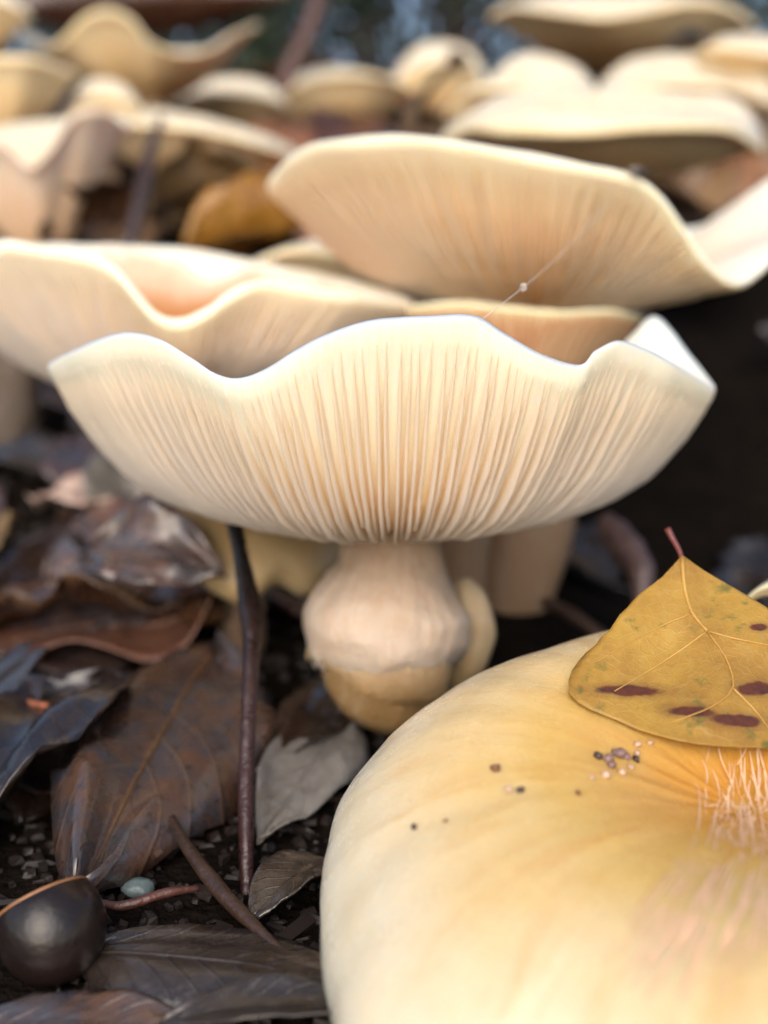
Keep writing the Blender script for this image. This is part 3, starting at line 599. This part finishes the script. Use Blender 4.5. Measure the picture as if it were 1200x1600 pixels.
# ------------------------------------------------------------------ leaf litter (individual leaves)
STEMS = [(A_base, 1.6), (B_base, 1.4), (G_base, 1.5)]
protos = []
for k in range(10):
    v, f, uv, mid = leaf_grid(9, 15, ['ovate', 'lance', 'ovate', 'lobed'][k % 4], 0.08 + 0.02 * (k % 3), [0.3, -0.2, 0.15, 0.5, 0.0][k % 5], 0.05 + 0.03 * (k % 4), 40 + k)
    asp = [0.5, 0.32, 0.6, 0.55][k % 4]
    vv = np.stack([v[:, 0] * asp, v[:, 1] - 0.5, v[:, 2] * asp], 1)
    V, F, U = thick_sheet(vv, f, uv, 0.006); protos.append((V, F, U))
lits = []
LF_AMBER = leaf_mat('leaf amber', (0.42, 0.20, 0.06), (0.30, 0.13, 0.05), (0.16, 0.07, 0.03), 0.3, trans=0.2, coat=0.4)
LF_FALLEN = leaf_mat('leaf fallen tan', (0.34, 0.20, 0.11), (0.25, 0.135, 0.07), (0.12, 0.065, 0.04), 0.3, trans=0.15, coat=0.4)
MATS = [LF_BROWN, LF_DARK, LF_MOTT, LF_GREY, LF_FALLEN, LF_RUST, LF_AMBER]
MNAME = ['warm brown', 'nearly black wet', 'mottled brown', 'grey-brown', 'tan', 'rust-red', 'amber']
pm = {}
for k in range(10):
    for j in range(7):
        pm[(k, j)] = None
def litter_leaf(x, y, size, lift, tilt, j, k, label, group):
    if pm[(k, j)] is None:
        V, F, U = protos[k]; o = mesh_obj('leaf', V, F, MATS[j], None, U); pm[(k, j)] = o.data
    else:
        o = bpy.data.objects.new('leaf', pm[(k, j)]); COL.objects.link(o)
    gs = (gz(x, y + 0.5) - gz(x, y - 0.5)); ax = math.atan(gs)
    o.location = (x * W, y * W, (gz(x, y) + lift) * W)
    o.rotation_euler = (Matrix.Rotation(ax, 3, 'X') @ Matrix.Rotation(R(random.uniform(0, 360)), 3, 'Z') @ Matrix.Rotation(R(random.gauss(0, tilt)), 3, 'X') @ Matrix.Rotation(R(random.gauss(0, tilt)), 3, 'Y')).to_euler()
    o.scale = (size, size, size)
    tag(o, label, 'leaf', group)
n_l = 0
for i in range(2000):
    if n_l >= 285: break
    y = random.choice([random.uniform(10, 26), random.uniform(16, 60), random.uniform(40, 95)])
    x = random.uniform(-1, 1) * (0.46 * y + 3.0)
    if any(math.hypot(x - b[0], y - b[1]) < r + 1.2 for b, r in STEMS): continue
    if y < 20 and -4.5 < x < 9 and y < 13: continue
    near = y < 27
    if x > 2.5 and 13 < y < 36 and random.random() < 0.62: continue
    wts = [1, 8, 1, 2, 0, 0.3, 0] if x > 2 and y < 38 else [3, 6, 3, 4, 0.4, 1, 0.2] if near else [4, 1, 3, 1, 6, 3, 5]  # dark leaves favoured in the hollow, standing in for shade under the caps
    j = random.choices(range(7), wts)[0]
    size = random.uniform(2.2, 4.2) if near else random.uniform(3.5, 7.5)
    litter_leaf(x, y, size, random.uniform(0.02, 0.35) if near else random.uniform(0.1, 1.6), 9 if near else 18, j, random.randrange(10),
        '%s fallen leaf lying %s' % (MNAME[j], 'flat on the dark ground under the mushrooms' if near else 'in the blurred litter on the slope behind'),
        '%s litter leaves %s' % (MNAME[j], 'under the mushrooms' if near else 'on the slope'))
    n_l += 1

# crumbs of humus between the leaves
V, F = [], []
for i in range(5200):
    y = 7 + 26 * random.random()**1.3; x = random.uniform(-1, 1) * (0.40 * y + 1.5); z = gz(x, y)
    if x > 2 and y > 13: continue
    s = random.uniform(0.015, 0.075) * (1.6 if random.random() < 0.1 else 1); el = random.uniform(0.8, 4.0) if random.random() < 0.4 else 1
    rot = Matrix.Rotation(random.uniform(0, 6.28), 3, 'Z') @ Matrix.Rotation(random.gauss(0, 0.4), 3, 'X')
    c = [(-1, -1, -.6), (1, -1, -.5), (1, 1, -.6), (-1, 1, -.5), (-.7, -.8, .6), (.8, -.6, .5), (.6, .8, .7), (-.8, .6, .5)]
    o0 = len(V)
    for a in c:
        q = rot @ Vector((a[0] * s * el * random.uniform(.7, 1.2), a[1] * s * random.uniform(.7, 1.2), a[2] * s)); V.append((x + q.x, y + q.y, z + 0.03 + q.z))
    F += [tuple(o0 + i for i in t) for t in ((0, 3, 2, 1), (4, 5, 6, 7), (0, 1, 5, 4), (1, 2, 6, 5), (2, 3, 7, 6), (3, 0, 4, 7))]
tag(mesh_obj('leaf_crumbs', V, F, plain('crumbs', (0.020, 0.011, 0.008), 0.6, (0.006, 0.004, 0.003), 60), None, None, False), 'dark crumbs of rotted leaf and bark between the leaves', 'litter', kind='stuff')

# ------------------------------------------------------------------ twigs, nut, pebble
def twig(label, pts, radii, mat, seg=10, wob=0.12, seed=0, n=30, cat='twig', side=()):
    q = spline([list(p) + [r] for p, r in zip(pts, radii)], n)
    v, f, u = tube(q[:, :3], q[:, 3], seg, wob, seed); b = q[-1][:3]
    o = mesh_obj('twig', v, f, mat, None, u, True, None, b); o.location = [c * W for c in b]
    tag(o, label, cat, 'twigs in the leaf litter'); return o
tmat = NT('twig bark'); uv, ob = tmat.coords(); vv_ = tmat.n('SeparateXYZ', {0: uv}).outputs[1]
nz = tmat.noise(ob, 400, 5, 0.65)
tcol = tmat.mix(tmat.maprange(tmat.math('ADD', vv_, tmat.math('MULTIPLY', tmat.math('SUBTRACT', nz, 0.5), 0.4)), 0.3, 0.75), (0.006, 0.005, 0.005), (0.032, 0.011, 0.009))
tb = tmat.n('BsdfPrincipled', {'Base Color': tcol, 'Roughness': tmat.maprange(nz, 0.3, 0.7, 0.15, 0.5), 'Normal': tmat.bump(nz, 0.8, 0.0006), 'Specular IOR Level': 0.6})
TWM = tmat.finish(tb.outputs[0])
twig('upright wet black twig, reddish lower down, standing before the yellowish mushroom', [P(355, 760, 16.2), P(365, 810, 15.6), P(378, 880, 14.9), P(391, 950, 14.2), P(394, 1010, 13.7), P(389, 1100, 13.1), P(385, 1200, 12.6), P(384, 1300, 12.1), P(386, 1400, 11.7), P(387, 1430, 11.6)],
     [0.11, 0.11, 0.13, 0.14, 0.12, 0.105, 0.10, 0.09, 0.075, 0.06], TWM, 12, 0.28, 2, 50)
twig('brown flat stick slanting from the mottled leaf to the grey-brown leaf', [GH(262, 1270, 0.45), GH(300, 1335, 0.4), GH(360, 1410, 0.3), GH(450, 1495, 0.2)], [0.04, 0.08, 0.085, 0.04], TW_BROWN, 8, 0.2, 3)
twig('thin reddish stalk poking in under the arching leaf at the picture edge', [GH(-40, 1088, 0.9), GH(10, 1095, 0.9), GH(76, 1103, 0.9)], [0.09, 0.08, 0.04], plain('rust stalk', (0.30, 0.09, 0.035), 0.4), 8, 0.1, 4)
twig('small brown twig lying behind the dark nut', [GH(140, 1405, 0.3), GH(190, 1415, 0.3), GH(260, 1395, 0.35), GH(310, 1388, 0.3)], [0.03, 0.05, 0.05, 0.03], TW_RED, 7, 0.2, 5)
twig('thin twig crossing behind the small slate-brown leaf', [GH(400, 1385, 0.3), GH(450, 1365, 0.32), GH(520, 1345, 0.3)], [0.03, 0.035, 0.03], TW_BROWN, 7, 0.2, 6)
twig('pale mauve curved stalk in the dark gap beside the red leaf stalk', [P(945, 815, 20), P(975, 850, 19.5), P(1000, 890, 19), P(1003, 960, 18.6)], [0.2, 0.3, 0.25, 0.15], plain('mauve stalk', (0.11, 0.07, 0.065), 0.4, (0.06, 0.035, 0.035)), 10, 0.2, 7)
twig('dark brown twig slanting through the gap behind the front cap', [P(850, 940, 19.5), P(900, 965, 19), P(960, 1010, 18.5), P(1020, 1050, 18)], [0.10, 0.12, 0.12, 0.1], TW_BROWN, 8, 0.2, 8)
twig('blurred dark reddish stem leaning before the dark woods', [P(505, -30, 60), P(485, 40, 60), P(455, 105, 60), P(440, 150, 60)], [0.5, 0.5, 0.55, 0.5], TW_RED, 8, 0.1, 9)
twig('blurred dark twig rising beside the flat cream-edged mushroom', [P(252, 185, 35), P(235, 235, 34), P(222, 300, 33), P(200, 390, 32)], [0.12, 0.2, 0.25, 0.2], TW_DARK, 8, 0.1, 10)

nut_c = GH(78, 1535, 0.0) + np.array([0, 0.15, 0.50]); nr = empty('nut', nut_c - np.array([0, 0, 0.5])); tag(nr, 'round glossy blackish nut with a flat tan scar at the picture edge', 'nut')
nb = nut_c - np.array([0, 0, 0.5])
nax = np.array([-0.47, 0.52, 0.72]); nax /= np.linalg.norm(nax); n1 = np.cross(nax, [0, 1, 0]); n1 /= np.linalg.norm(n1); n2 = np.cross(nax, n1)
def lathe(profile, seg, axis, c): 
    V = []; U = []
    for i, (r, z) in enumerate(profile):
        for k in range(seg):
            t = 2 * math.pi * k / seg; V.append(c + axis * z + (n1 * math.cos(t) + n2 * math.sin(t)) * r); U.append((k / seg, i / (len(profile) - 1)))
    n = len(profile)
    F = [(i * seg + k, i * seg + (k + 1) % seg, (i + 1) * seg + (k + 1) % seg, (i + 1) * seg + k) for i in range(n - 1) for k in range(seg)]
    F += [tuple(range(seg))[::-1], tuple((n - 1) * seg + k for k in range(seg))]
    return V, F, U
prof = [(0.52 * math.sin(t), -0.55 * math.cos(t)) for t in np.linspace(0.05, 2.05, 20)]
rt, zt = prof[-1]
v, f, u = lathe(prof, 32, nax, nut_c); mesh_obj('shell', v, f, plain('nut shell', (0.007, 0.005, 0.005), 0.4, (0.014, 0.007, 0.006), 110, 0.6, 0.35, 0.25), nr, u, True, None, nb)
v, f, u = lathe([(rt * 0.985, zt - 0.01), (rt * 1.005, zt + 0.012), (rt * 0.99, zt + 0.03), (rt * 0.9, zt + 0.04), (rt * 0.5, zt + 0.045), (0.02, zt + 0.045)], 32, nax, nut_c)
mesh_obj('scar', v, f, plain('nut scar', (0.26, 0.12, 0.05), 0.45, (0.14, 0.06, 0.03), 150), nr, u, True, None, nb)

pc = GH(216, 1388, 0.06); V = []; F = []; U = []
import bmesh
bm = bmesh.new(); bmesh.ops.create_icosphere(bm, subdivisions=3, radius=1)
vv = [np.array([v.co.x * 0.19, v.co.y * 0.15, v.co.z * 0.11]) * (1 + 0.12 * fbm(v.co.x * 1.5, v.co.y * 1.5, v.co.z * 1.5)) for v in bm.verts]; ff = [[v.index for v in q.verts] for q in bm.faces]; bm.free()
o = mesh_obj('pebble', vv, ff, plain('blue-green stone', (0.13, 0.17, 0.17), 0.35, (0.07, 0.10, 0.105), 200)); o.location = [c * W for c in pc]
tag(o, 'small blue-green pebble beside the tip of the mottled leaf', 'pebble')

# ------------------------------------------------------------------ bits on the front cap
from mathutils.bvhtree import BVHTree
capm = [c for c in G.children if c.name.startswith('cap')][0].data
capt = BVHTree.FromPolygons([tuple(v.co / W + Vector(G_base)) for v in capm.vertices], [tuple(p_.vertices) for p_ in capm.polygons])
def on_cap(px, py, lift=0.0):
    """point on the upper surface of the front cap seen at px, py"""
    c0 = Vector((0, 0, CAMZ)); hit, nn, _, _ = capt.ray_cast(c0, (Vector(P(px, py, 1.0)) - c0).normalized())
    if hit is None: return P(px, py, 9.5), np.array([0, 0, 1.0])
    if nn.dot(hit - c0) > 0: nn = -nn
    return np.array(hit + nn * lift), np.array(nn)
crumbm = [plain('crumb brown', (0.20, 0.08, 0.04), 0.5), plain('crumb dark', (0.06, 0.035, 0.03), 0.5), plain('crumb pale', (0.62, 0.42, 0.30), 0.5), plain('crumb mauve', (0.26, 0.16, 0.14), 0.5)]
def crumb(px, py, r, mi, label, seed, flat=0.7):
    c, nn = on_cap(px, py, r * 0.3)
    bm = bmesh.new(); bmesh.ops.create_icosphere(bm, subdivisions=2, radius=1)
    vv = [np.array([v.co.x, v.co.y * 0.8, v.co.z * flat]) * r * (1 + 0.35 * fbm(v.co.x * 1.6 + seed, v.co.y * 1.6, v.co.z * 1.6)) for v in bm.verts]; ff = [[v.index for v in q.verts] for q in bm.faces]; bm.free()
    o = mesh_obj('debris_crumb', vv, ff, crumbm[mi]); o.location = [k * W for k in c]; o.rotation_euler = (0.2 * seed, 0.1, seed)
    tag(o, label, 'debris', 'bits of debris on the front cap')
CG = 'bit of debris in the little heap on the front cap below the yellow leaf'
for i, (x, y, r, mi, lb) in enumerate([(775, 1202, 0.05, 0, 'single brown speck on the front cap towards its pale margin'), (795, 1235, 0.045, 2, 'pale crumb beside a dark speck on the front cap'), (813, 1236, 0.04, 1, 'dark speck touching the pale crumb on the front cap'),
        (648, 1293, 0.036, 1, 'lone dark speck nearest the pale margin of the front cap'), (697, 1283, 0.022, 0, 'tiniest speck on the pale part of the front cap'), (903, 1240, 0.03, 0, 'small orange-brown speck below the debris heap'), (905, 1172, 0.0, 1, ''),
        (934, 1183, 0.05, 1, CG), (950, 1187, 0.065, 3, CG), (966, 1180, 0.075, 3, CG), (955, 1197, 0.05, 3, CG), (978, 1184, 0.05, 3, CG), (995, 1178, 0.04, 2, CG), (996, 1164, 0.04, 2, CG), (993, 1188, 0.045, 1, CG), (1016, 1162, 0.035, 2, CG), (945, 1212, 0.05, 2, CG), (972, 1208, 0.04, 2, CG), (985, 1200, 0.035, 2, CG), (925, 1216, 0.03, 2, CG)]):
    if r: crumb(x, y, r, mi, lb, i * 1.7)
# pink-white fibrils round the centre of the cap: torn skin fibres lying on the surface
V, F = [], []
def strand(x0, y0, x1, y1, w, curve):
    pts = []
    for k in range(6):
        f = k / 5; x = x0 + (x1 - x0) * f + curve * math.sin(math.pi * f); y = y0 + (y1 - y0) * f
        c, nn = on_cap(x, y, 0.002); pts.append((c, nn))
    o0 = len(V)
    for k, (c, nn) in enumerate(pts):
        t = pts[min(k + 1, 5)][0] - pts[max(k - 1, 0)][0]; sd_ = np.cross(t, nn); sd_ /= np.linalg.norm(sd_) + 1e-9
        ww = w * (0.25 + 0.75 * math.sin(math.pi * (k + 0.6) / 6.2)); V.extend([c - sd_ * ww, c + nn * ww * 0.45, c + sd_ * ww])
    for k in range(5):
        for c in range(2): F.append((o0 + k * 3 + c, o0 + k * 3 + c + 1, o0 + k * 3 + c + 4, o0 + k * 3 + c + 3))
rf = random.Random(3)
for i in range(60):
    x = rf.gauss(1170, 42); y = rf.uniform(1140, 1275); a = rf.gauss(0.1, 0.2); l = rf.uniform(25, 105); strand(x, y, x + l * math.sin(a), y + l * math.cos(a), rf.uniform(0.003, 0.010), rf.uniform(-7, 7))
for i in range(110):
    x, y = rf.uniform(1110, 1300), rf.uniform(1255, 1335); a = rf.uniform(0, 6.3); l = rf.uniform(6, 26); strand(x, y, x + l * math.cos(a), y + l * math.sin(a), rf.uniform(0.004, 0.011), rf.uniform(-6, 6))
for i in range(120):
    f = rf.random(); x0 = 1095 + 180 * f + rf.uniform(-22, 22); y0 = rf.uniform(1300, 1360); L = rf.uniform(50, 150)
    dx, dy = (-0.75 + 0.9 * f), 0.95; k = rf.uniform(0, 120); strand(x0 + dx * k, y0 + dy * k, x0 + dx * (k + L), y0 + dy * (k + L), rf.uniform(0.003, 0.011), rf.uniform(-7, 7))
fm = NT('fibril pink'); _, ob = fm.coords()
fb = fm.n('BsdfPrincipled', {'Base Color': fm.mix(fm.noise(ob, 200), (0.64, 0.41, 0.30), (0.64, 0.42, 0.22)), 'Roughness': 0.7, 'Specular IOR Level': 0.1})
fo = mesh_obj('fibril', V, F, fm.finish(fb.outputs[0]), G, None, True, None, G_base); fo['kind'] = 'stuff'

# ------------------------------------------------------------------ spider threads, water drop, fly
silk = NT('silk'); silk_m = silk.finish(silk.n('BsdfPrincipled', {'Base Color': (0.75, 0.72, 0.68), 'Roughness': 0.25, 'Alpha': 0.75}).outputs[0])
def thread(label, a, b, r):
    pts = [a + (b - a) * f - np.array([0, 0, 0.12]) * math.sin(math.pi * f) for f in np.linspace(0, 1, 14)]
    v, f, u = tube(pts, [r] * 14, 5); o = mesh_obj('spider_thread', v, f, silk_m, None, u, True, None, a); o.location = [c * W for c in a]; tag(o, label, 'spider silk')
ta, tb_ = P(752, 500, 11.2), P(960, 305, 17.2)
thread('fine silk thread from the middle cap up to the wide cap, carrying a water drop', ta, tb_, 0.0045)
wd = NT('water'); wm = wd.finish(wd.n('BsdfPrincipled', {'Base Color': (1, 1, 1), 'Roughness': 0.02, 'IOR': 1.33, 'Transmission Weight': 1.0}).outputs[0])
def drop(label, c, r, sq=1.0):
    bm = bmesh.new(); bmesh.ops.create_icosphere(bm, subdivisions=3, radius=1)
    vv = [np.array([v.co.x, v.co.y, v.co.z * (sq if v.co.z < 0 else 1.1 * sq)]) * r for v in bm.verts]; ff = [[v.index for v in q.verts] for q in bm.faces]; bm.free()
    o = mesh_obj('water_drop', vv, ff, wm); o.location = [k * W for k in c]; tag(o, label, 'water drop')
C0c = np.array([0, 0, CAMZ]); best = min(np.linspace(0, 1, 400), key=lambda f: abs(np.dot((ta + (tb_ - ta) * f - np.array([0, 0, 0.12]) * math.sin(math.pi * f)) - C0c, RT) / np.dot((ta + (tb_ - ta) * f) - C0c, FW) - (818 - 600) * KPX))
drop('tiny water drop hanging on the silk thread', ta + (tb_ - ta) * best - np.array([0, 0, 0.12]) * math.sin(math.pi * best), 0.042)
fly_c = P(1000, 272, 17.35); fr = empty('fly', fly_c - np.array([0, 0, 0.06])); tag(fr, 'tiny dark fly sitting on the rim of the wide orange-gilled mushroom', 'fly'); fbse = fly_c - np.array([0, 0, 0.06])
blk = plain('fly black', (0.02, 0.016, 0.014), 0.35)
v, f, u = tube(spline([list(fly_c + np.array([d, 0, z])) + [r] for d, z, r in ((-0.14, 0, 0.01), (-0.10, 0.01, 0.04), (-0.02, 0.02, 0.045), (0.02, 0.03, 0.03), (0.06, 0.04, 0.05), (0.10, 0.03, 0.025), (0.13, 0.02, 0.035), (0.16, 0.01, 0.01))], 20)[:, :3], spline([list(fly_c + np.array([d, 0, z])) + [r] for d, z, r in ((-0.14, 0, 0.01), (-0.10, 0.01, 0.04), (-0.02, 0.02, 0.045), (0.02, 0.03, 0.03), (0.06, 0.04, 0.05), (0.10, 0.03, 0.025), (0.13, 0.02, 0.035), (0.16, 0.01, 0.01))], 20)[:, 3], 10)
mesh_obj('body', v, f, blk, fr, u, True, None, fbse)
for sgn in (-1, 1):
    for k in (-1, 0, 1):
        q = spline([fly_c + np.array([0.05, sgn * 0.02, 0.02]), fly_c + np.array([0.05 + 0.09 * k, sgn * 0.12, 0.06]), fly_c + np.array([0.05 + 0.16 * k, sgn * 0.2, -0.06])], 8)
        v, f, u = tube(q, [0.006] * 8, 5); mesh_obj('leg', v, f, blk, fr, u, True, None, fbse)
    wv = np.array([fly_c + np.array(a) for a in ((0.05, sgn * 0.01, 0.08), (-0.08, sgn * 0.10, 0.10), (-0.20, sgn * 0.09, 0.09), (-0.19, sgn * 0.03, 0.08))])
    V_, F_, U_ = thick_sheet(wv, [(0, 1, 2, 3)], [(0, 0)] * 4, 0.004); mesh_obj('wing', V_, F_, silk_m, fr, None, False, None, fbse)

# ------------------------------------------------------------------ dark woods behind
BUSH = [plain('shrub leaf dark', (0.030, 0.045, 0.026), 0.4, (0.018, 0.028, 0.020), 8, 0.1), plain('shrub leaf green', (0.06, 0.09, 0.04), 0.4, (0.035, 0.055, 0.03), 8, 0.1)]
BARK = plain('tree bark', (0.045, 0.036, 0.032), 0.8, (0.025, 0.02, 0.018), 12, 0.8, 0.3, 0, 0.01)
def shrub(x, y, h, w, mi, label, n=1500, seed=0):
    r = random.Random(seed); z0 = gz(x, y); b = (x, y, z0)
    root = empty('shrub', b); tag(root, label, 'shrub', 'shrubs of the dark woods')
    V, F = [], []
    cl = [(r.gauss(0, w * 0.36), r.gauss(0, w * 0.3), h * r.uniform(0.15, 0.95), r.uniform(0.10, 0.22) * h) for _ in range(26)]
    for i in range(n):
        c = r.choice(cl); q = Vector((r.gauss(0, 1), r.gauss(0, 1), r.gauss(0, 1))); q = q.normalized() * c[3] * r.random()**0.4
        p_ = Vector((c[0], c[1], c[2])) + q; s = r.uniform(2.2, 5.0)
        m3 = Matrix.Rotation(r.uniform(0, 6.28), 3, 'Z') @ Matrix.Rotation(r.uniform(-1, 1), 3, 'X') @ Matrix.Rotation(r.uniform(-1, 1), 3, 'Y')
        o0 = len(V)
        for a in ((-.5, 0, 0), (0, -.3, .08), (.5, 0, 0), (0, .3, .08)): V.append(tuple(Vector(b) + p_ + m3 @ Vector(a) * s))
        F.append((o0, o0 + 1, o0 + 2, o0 + 3))
    mesh_obj('foliage', V, F, BUSH[mi], root, None, False, None, b)
    V, F = [], []
    for c in cl[:12]:
        q = spline([b, (x + c[0] * 0.3, y + c[1] * 0.3, z0 + c[2] * 0.5), (x + c[0], y + c[1], z0 + c[2])], 8)
        v, f, _ = tube(q, np.linspace(1.6, 0.4, 8), 6); o0 = len(V); V += v; F += [tuple(i + o0 for i in t) for t in f]
    mesh_obj('stem', V, F, BARK, root, None, True, None, b)
for i, (x, y, h, w, mi) in enumerate([(-95, 330, 150, 110, 0), (-20, 300, 130, 110, 1), (60, 340, 150, 120, 0), (150, 320, 140, 120, 1), (-180, 350, 150, 130, 0), (10, 420, 190, 150, 0), (-120, 450, 200, 150, 0), (120, 450, 200, 150, 0), (240, 420, 180, 150, 0), (-40, 250, 70, 60, 0), (45, 240, 60, 60, 0), (-60, 520, 230, 170, 0), (40, 540, 230, 170, 0), (140, 540, 230, 170, 0), (-170, 560, 230, 170, 0), (0, 360, 150, 110, 0), (-90, 640, 300, 240, 0), (30, 650, 300, 240, 0), (150, 650, 300, 240, 0), (-210, 660, 300, 240, 0), (270, 660, 300, 240, 0), (80, 460, 210, 150, 0), (95, 510, 260, 180, 0), (190, 520, 260, 180, 0), (-30, 580, 280, 200, 0)]):
    shrub(x, y, h, w, mi, 'blurred dark green shrub in the shade of the woods behind the mushrooms' if mi == 0 else 'blurred lighter green shrub in the woods behind the mushrooms', 1900, 60 + i)
def tree(x, y, h, rad, seed):
    r = random.Random(seed); z0 = gz(x, y); b = np.array((x, y, z0)); root = empty('tree', b); tag(root, 'dark blurred tree trunk standing in the woods behind the shrubs', 'tree', 'trees of the dark woods')
    q = spline([b + [0, 0, -10], b + [r.gauss(0, 4), 0, h * 0.3], b + [r.gauss(0, 14), r.gauss(0, 10), h * 0.65], b + [r.gauss(0, 20), 0, h]], 20)
    v, f, u = tube(q, np.linspace(rad, rad * 0.3, 20), 14, 0.15, seed); tr = mesh_obj('trunk', v, f, BARK, root, u, True, None, b)
    V, F = [], []; LV, LF = [], []
    for k in range(14):
        s = q[r.randrange(9, 20)]; e = s + np.array([r.gauss(0, 90), r.gauss(0, 90), r.uniform(20, 110)])
        v, f, _ = tube(spline([s, (s + e) / 2 + [0, 0, 12], e], 7), np.linspace(rad * 0.25, 0.8, 7), 6); o0 = len(V); V += v; F += [tuple(i + o0 for i in t) for t in f]
        for _ in range(130):
            p_ = Vector(s + (e - s) * r.uniform(0.4, 1.1)) + Vector((r.gauss(0, 24), r.gauss(0, 24), r.gauss(0, 18))); z = r.uniform(4, 9)
            m3 = Matrix.Rotation(r.uniform(0, 6.28), 3, 'Z') @ Matrix.Rotation(r.uniform(-1, 1), 3, 'X'); o0 = len(LV)
            for a in ((-.5, 0, 0), (0, -.3, .08), (.5, 0, 0), (0, .3, .08)): LV.append(tuple(p_ + m3 @ Vector(a) * z))
            LF.append((o0, o0 + 1, o0 + 2, o0 + 3))
    mesh_obj('limb', V, F, BARK, root, None, True, None, b); mesh_obj('crown', LV, LF, BUSH[0], root, None, False, None, b)
for i, (x, y) in enumerate([(-60, 620), (40, 660), (150, 700), (-160, 660), (-10, 800), (260, 720), (-250, 740)]): tree(x, y, 380, 14, 90 + i)
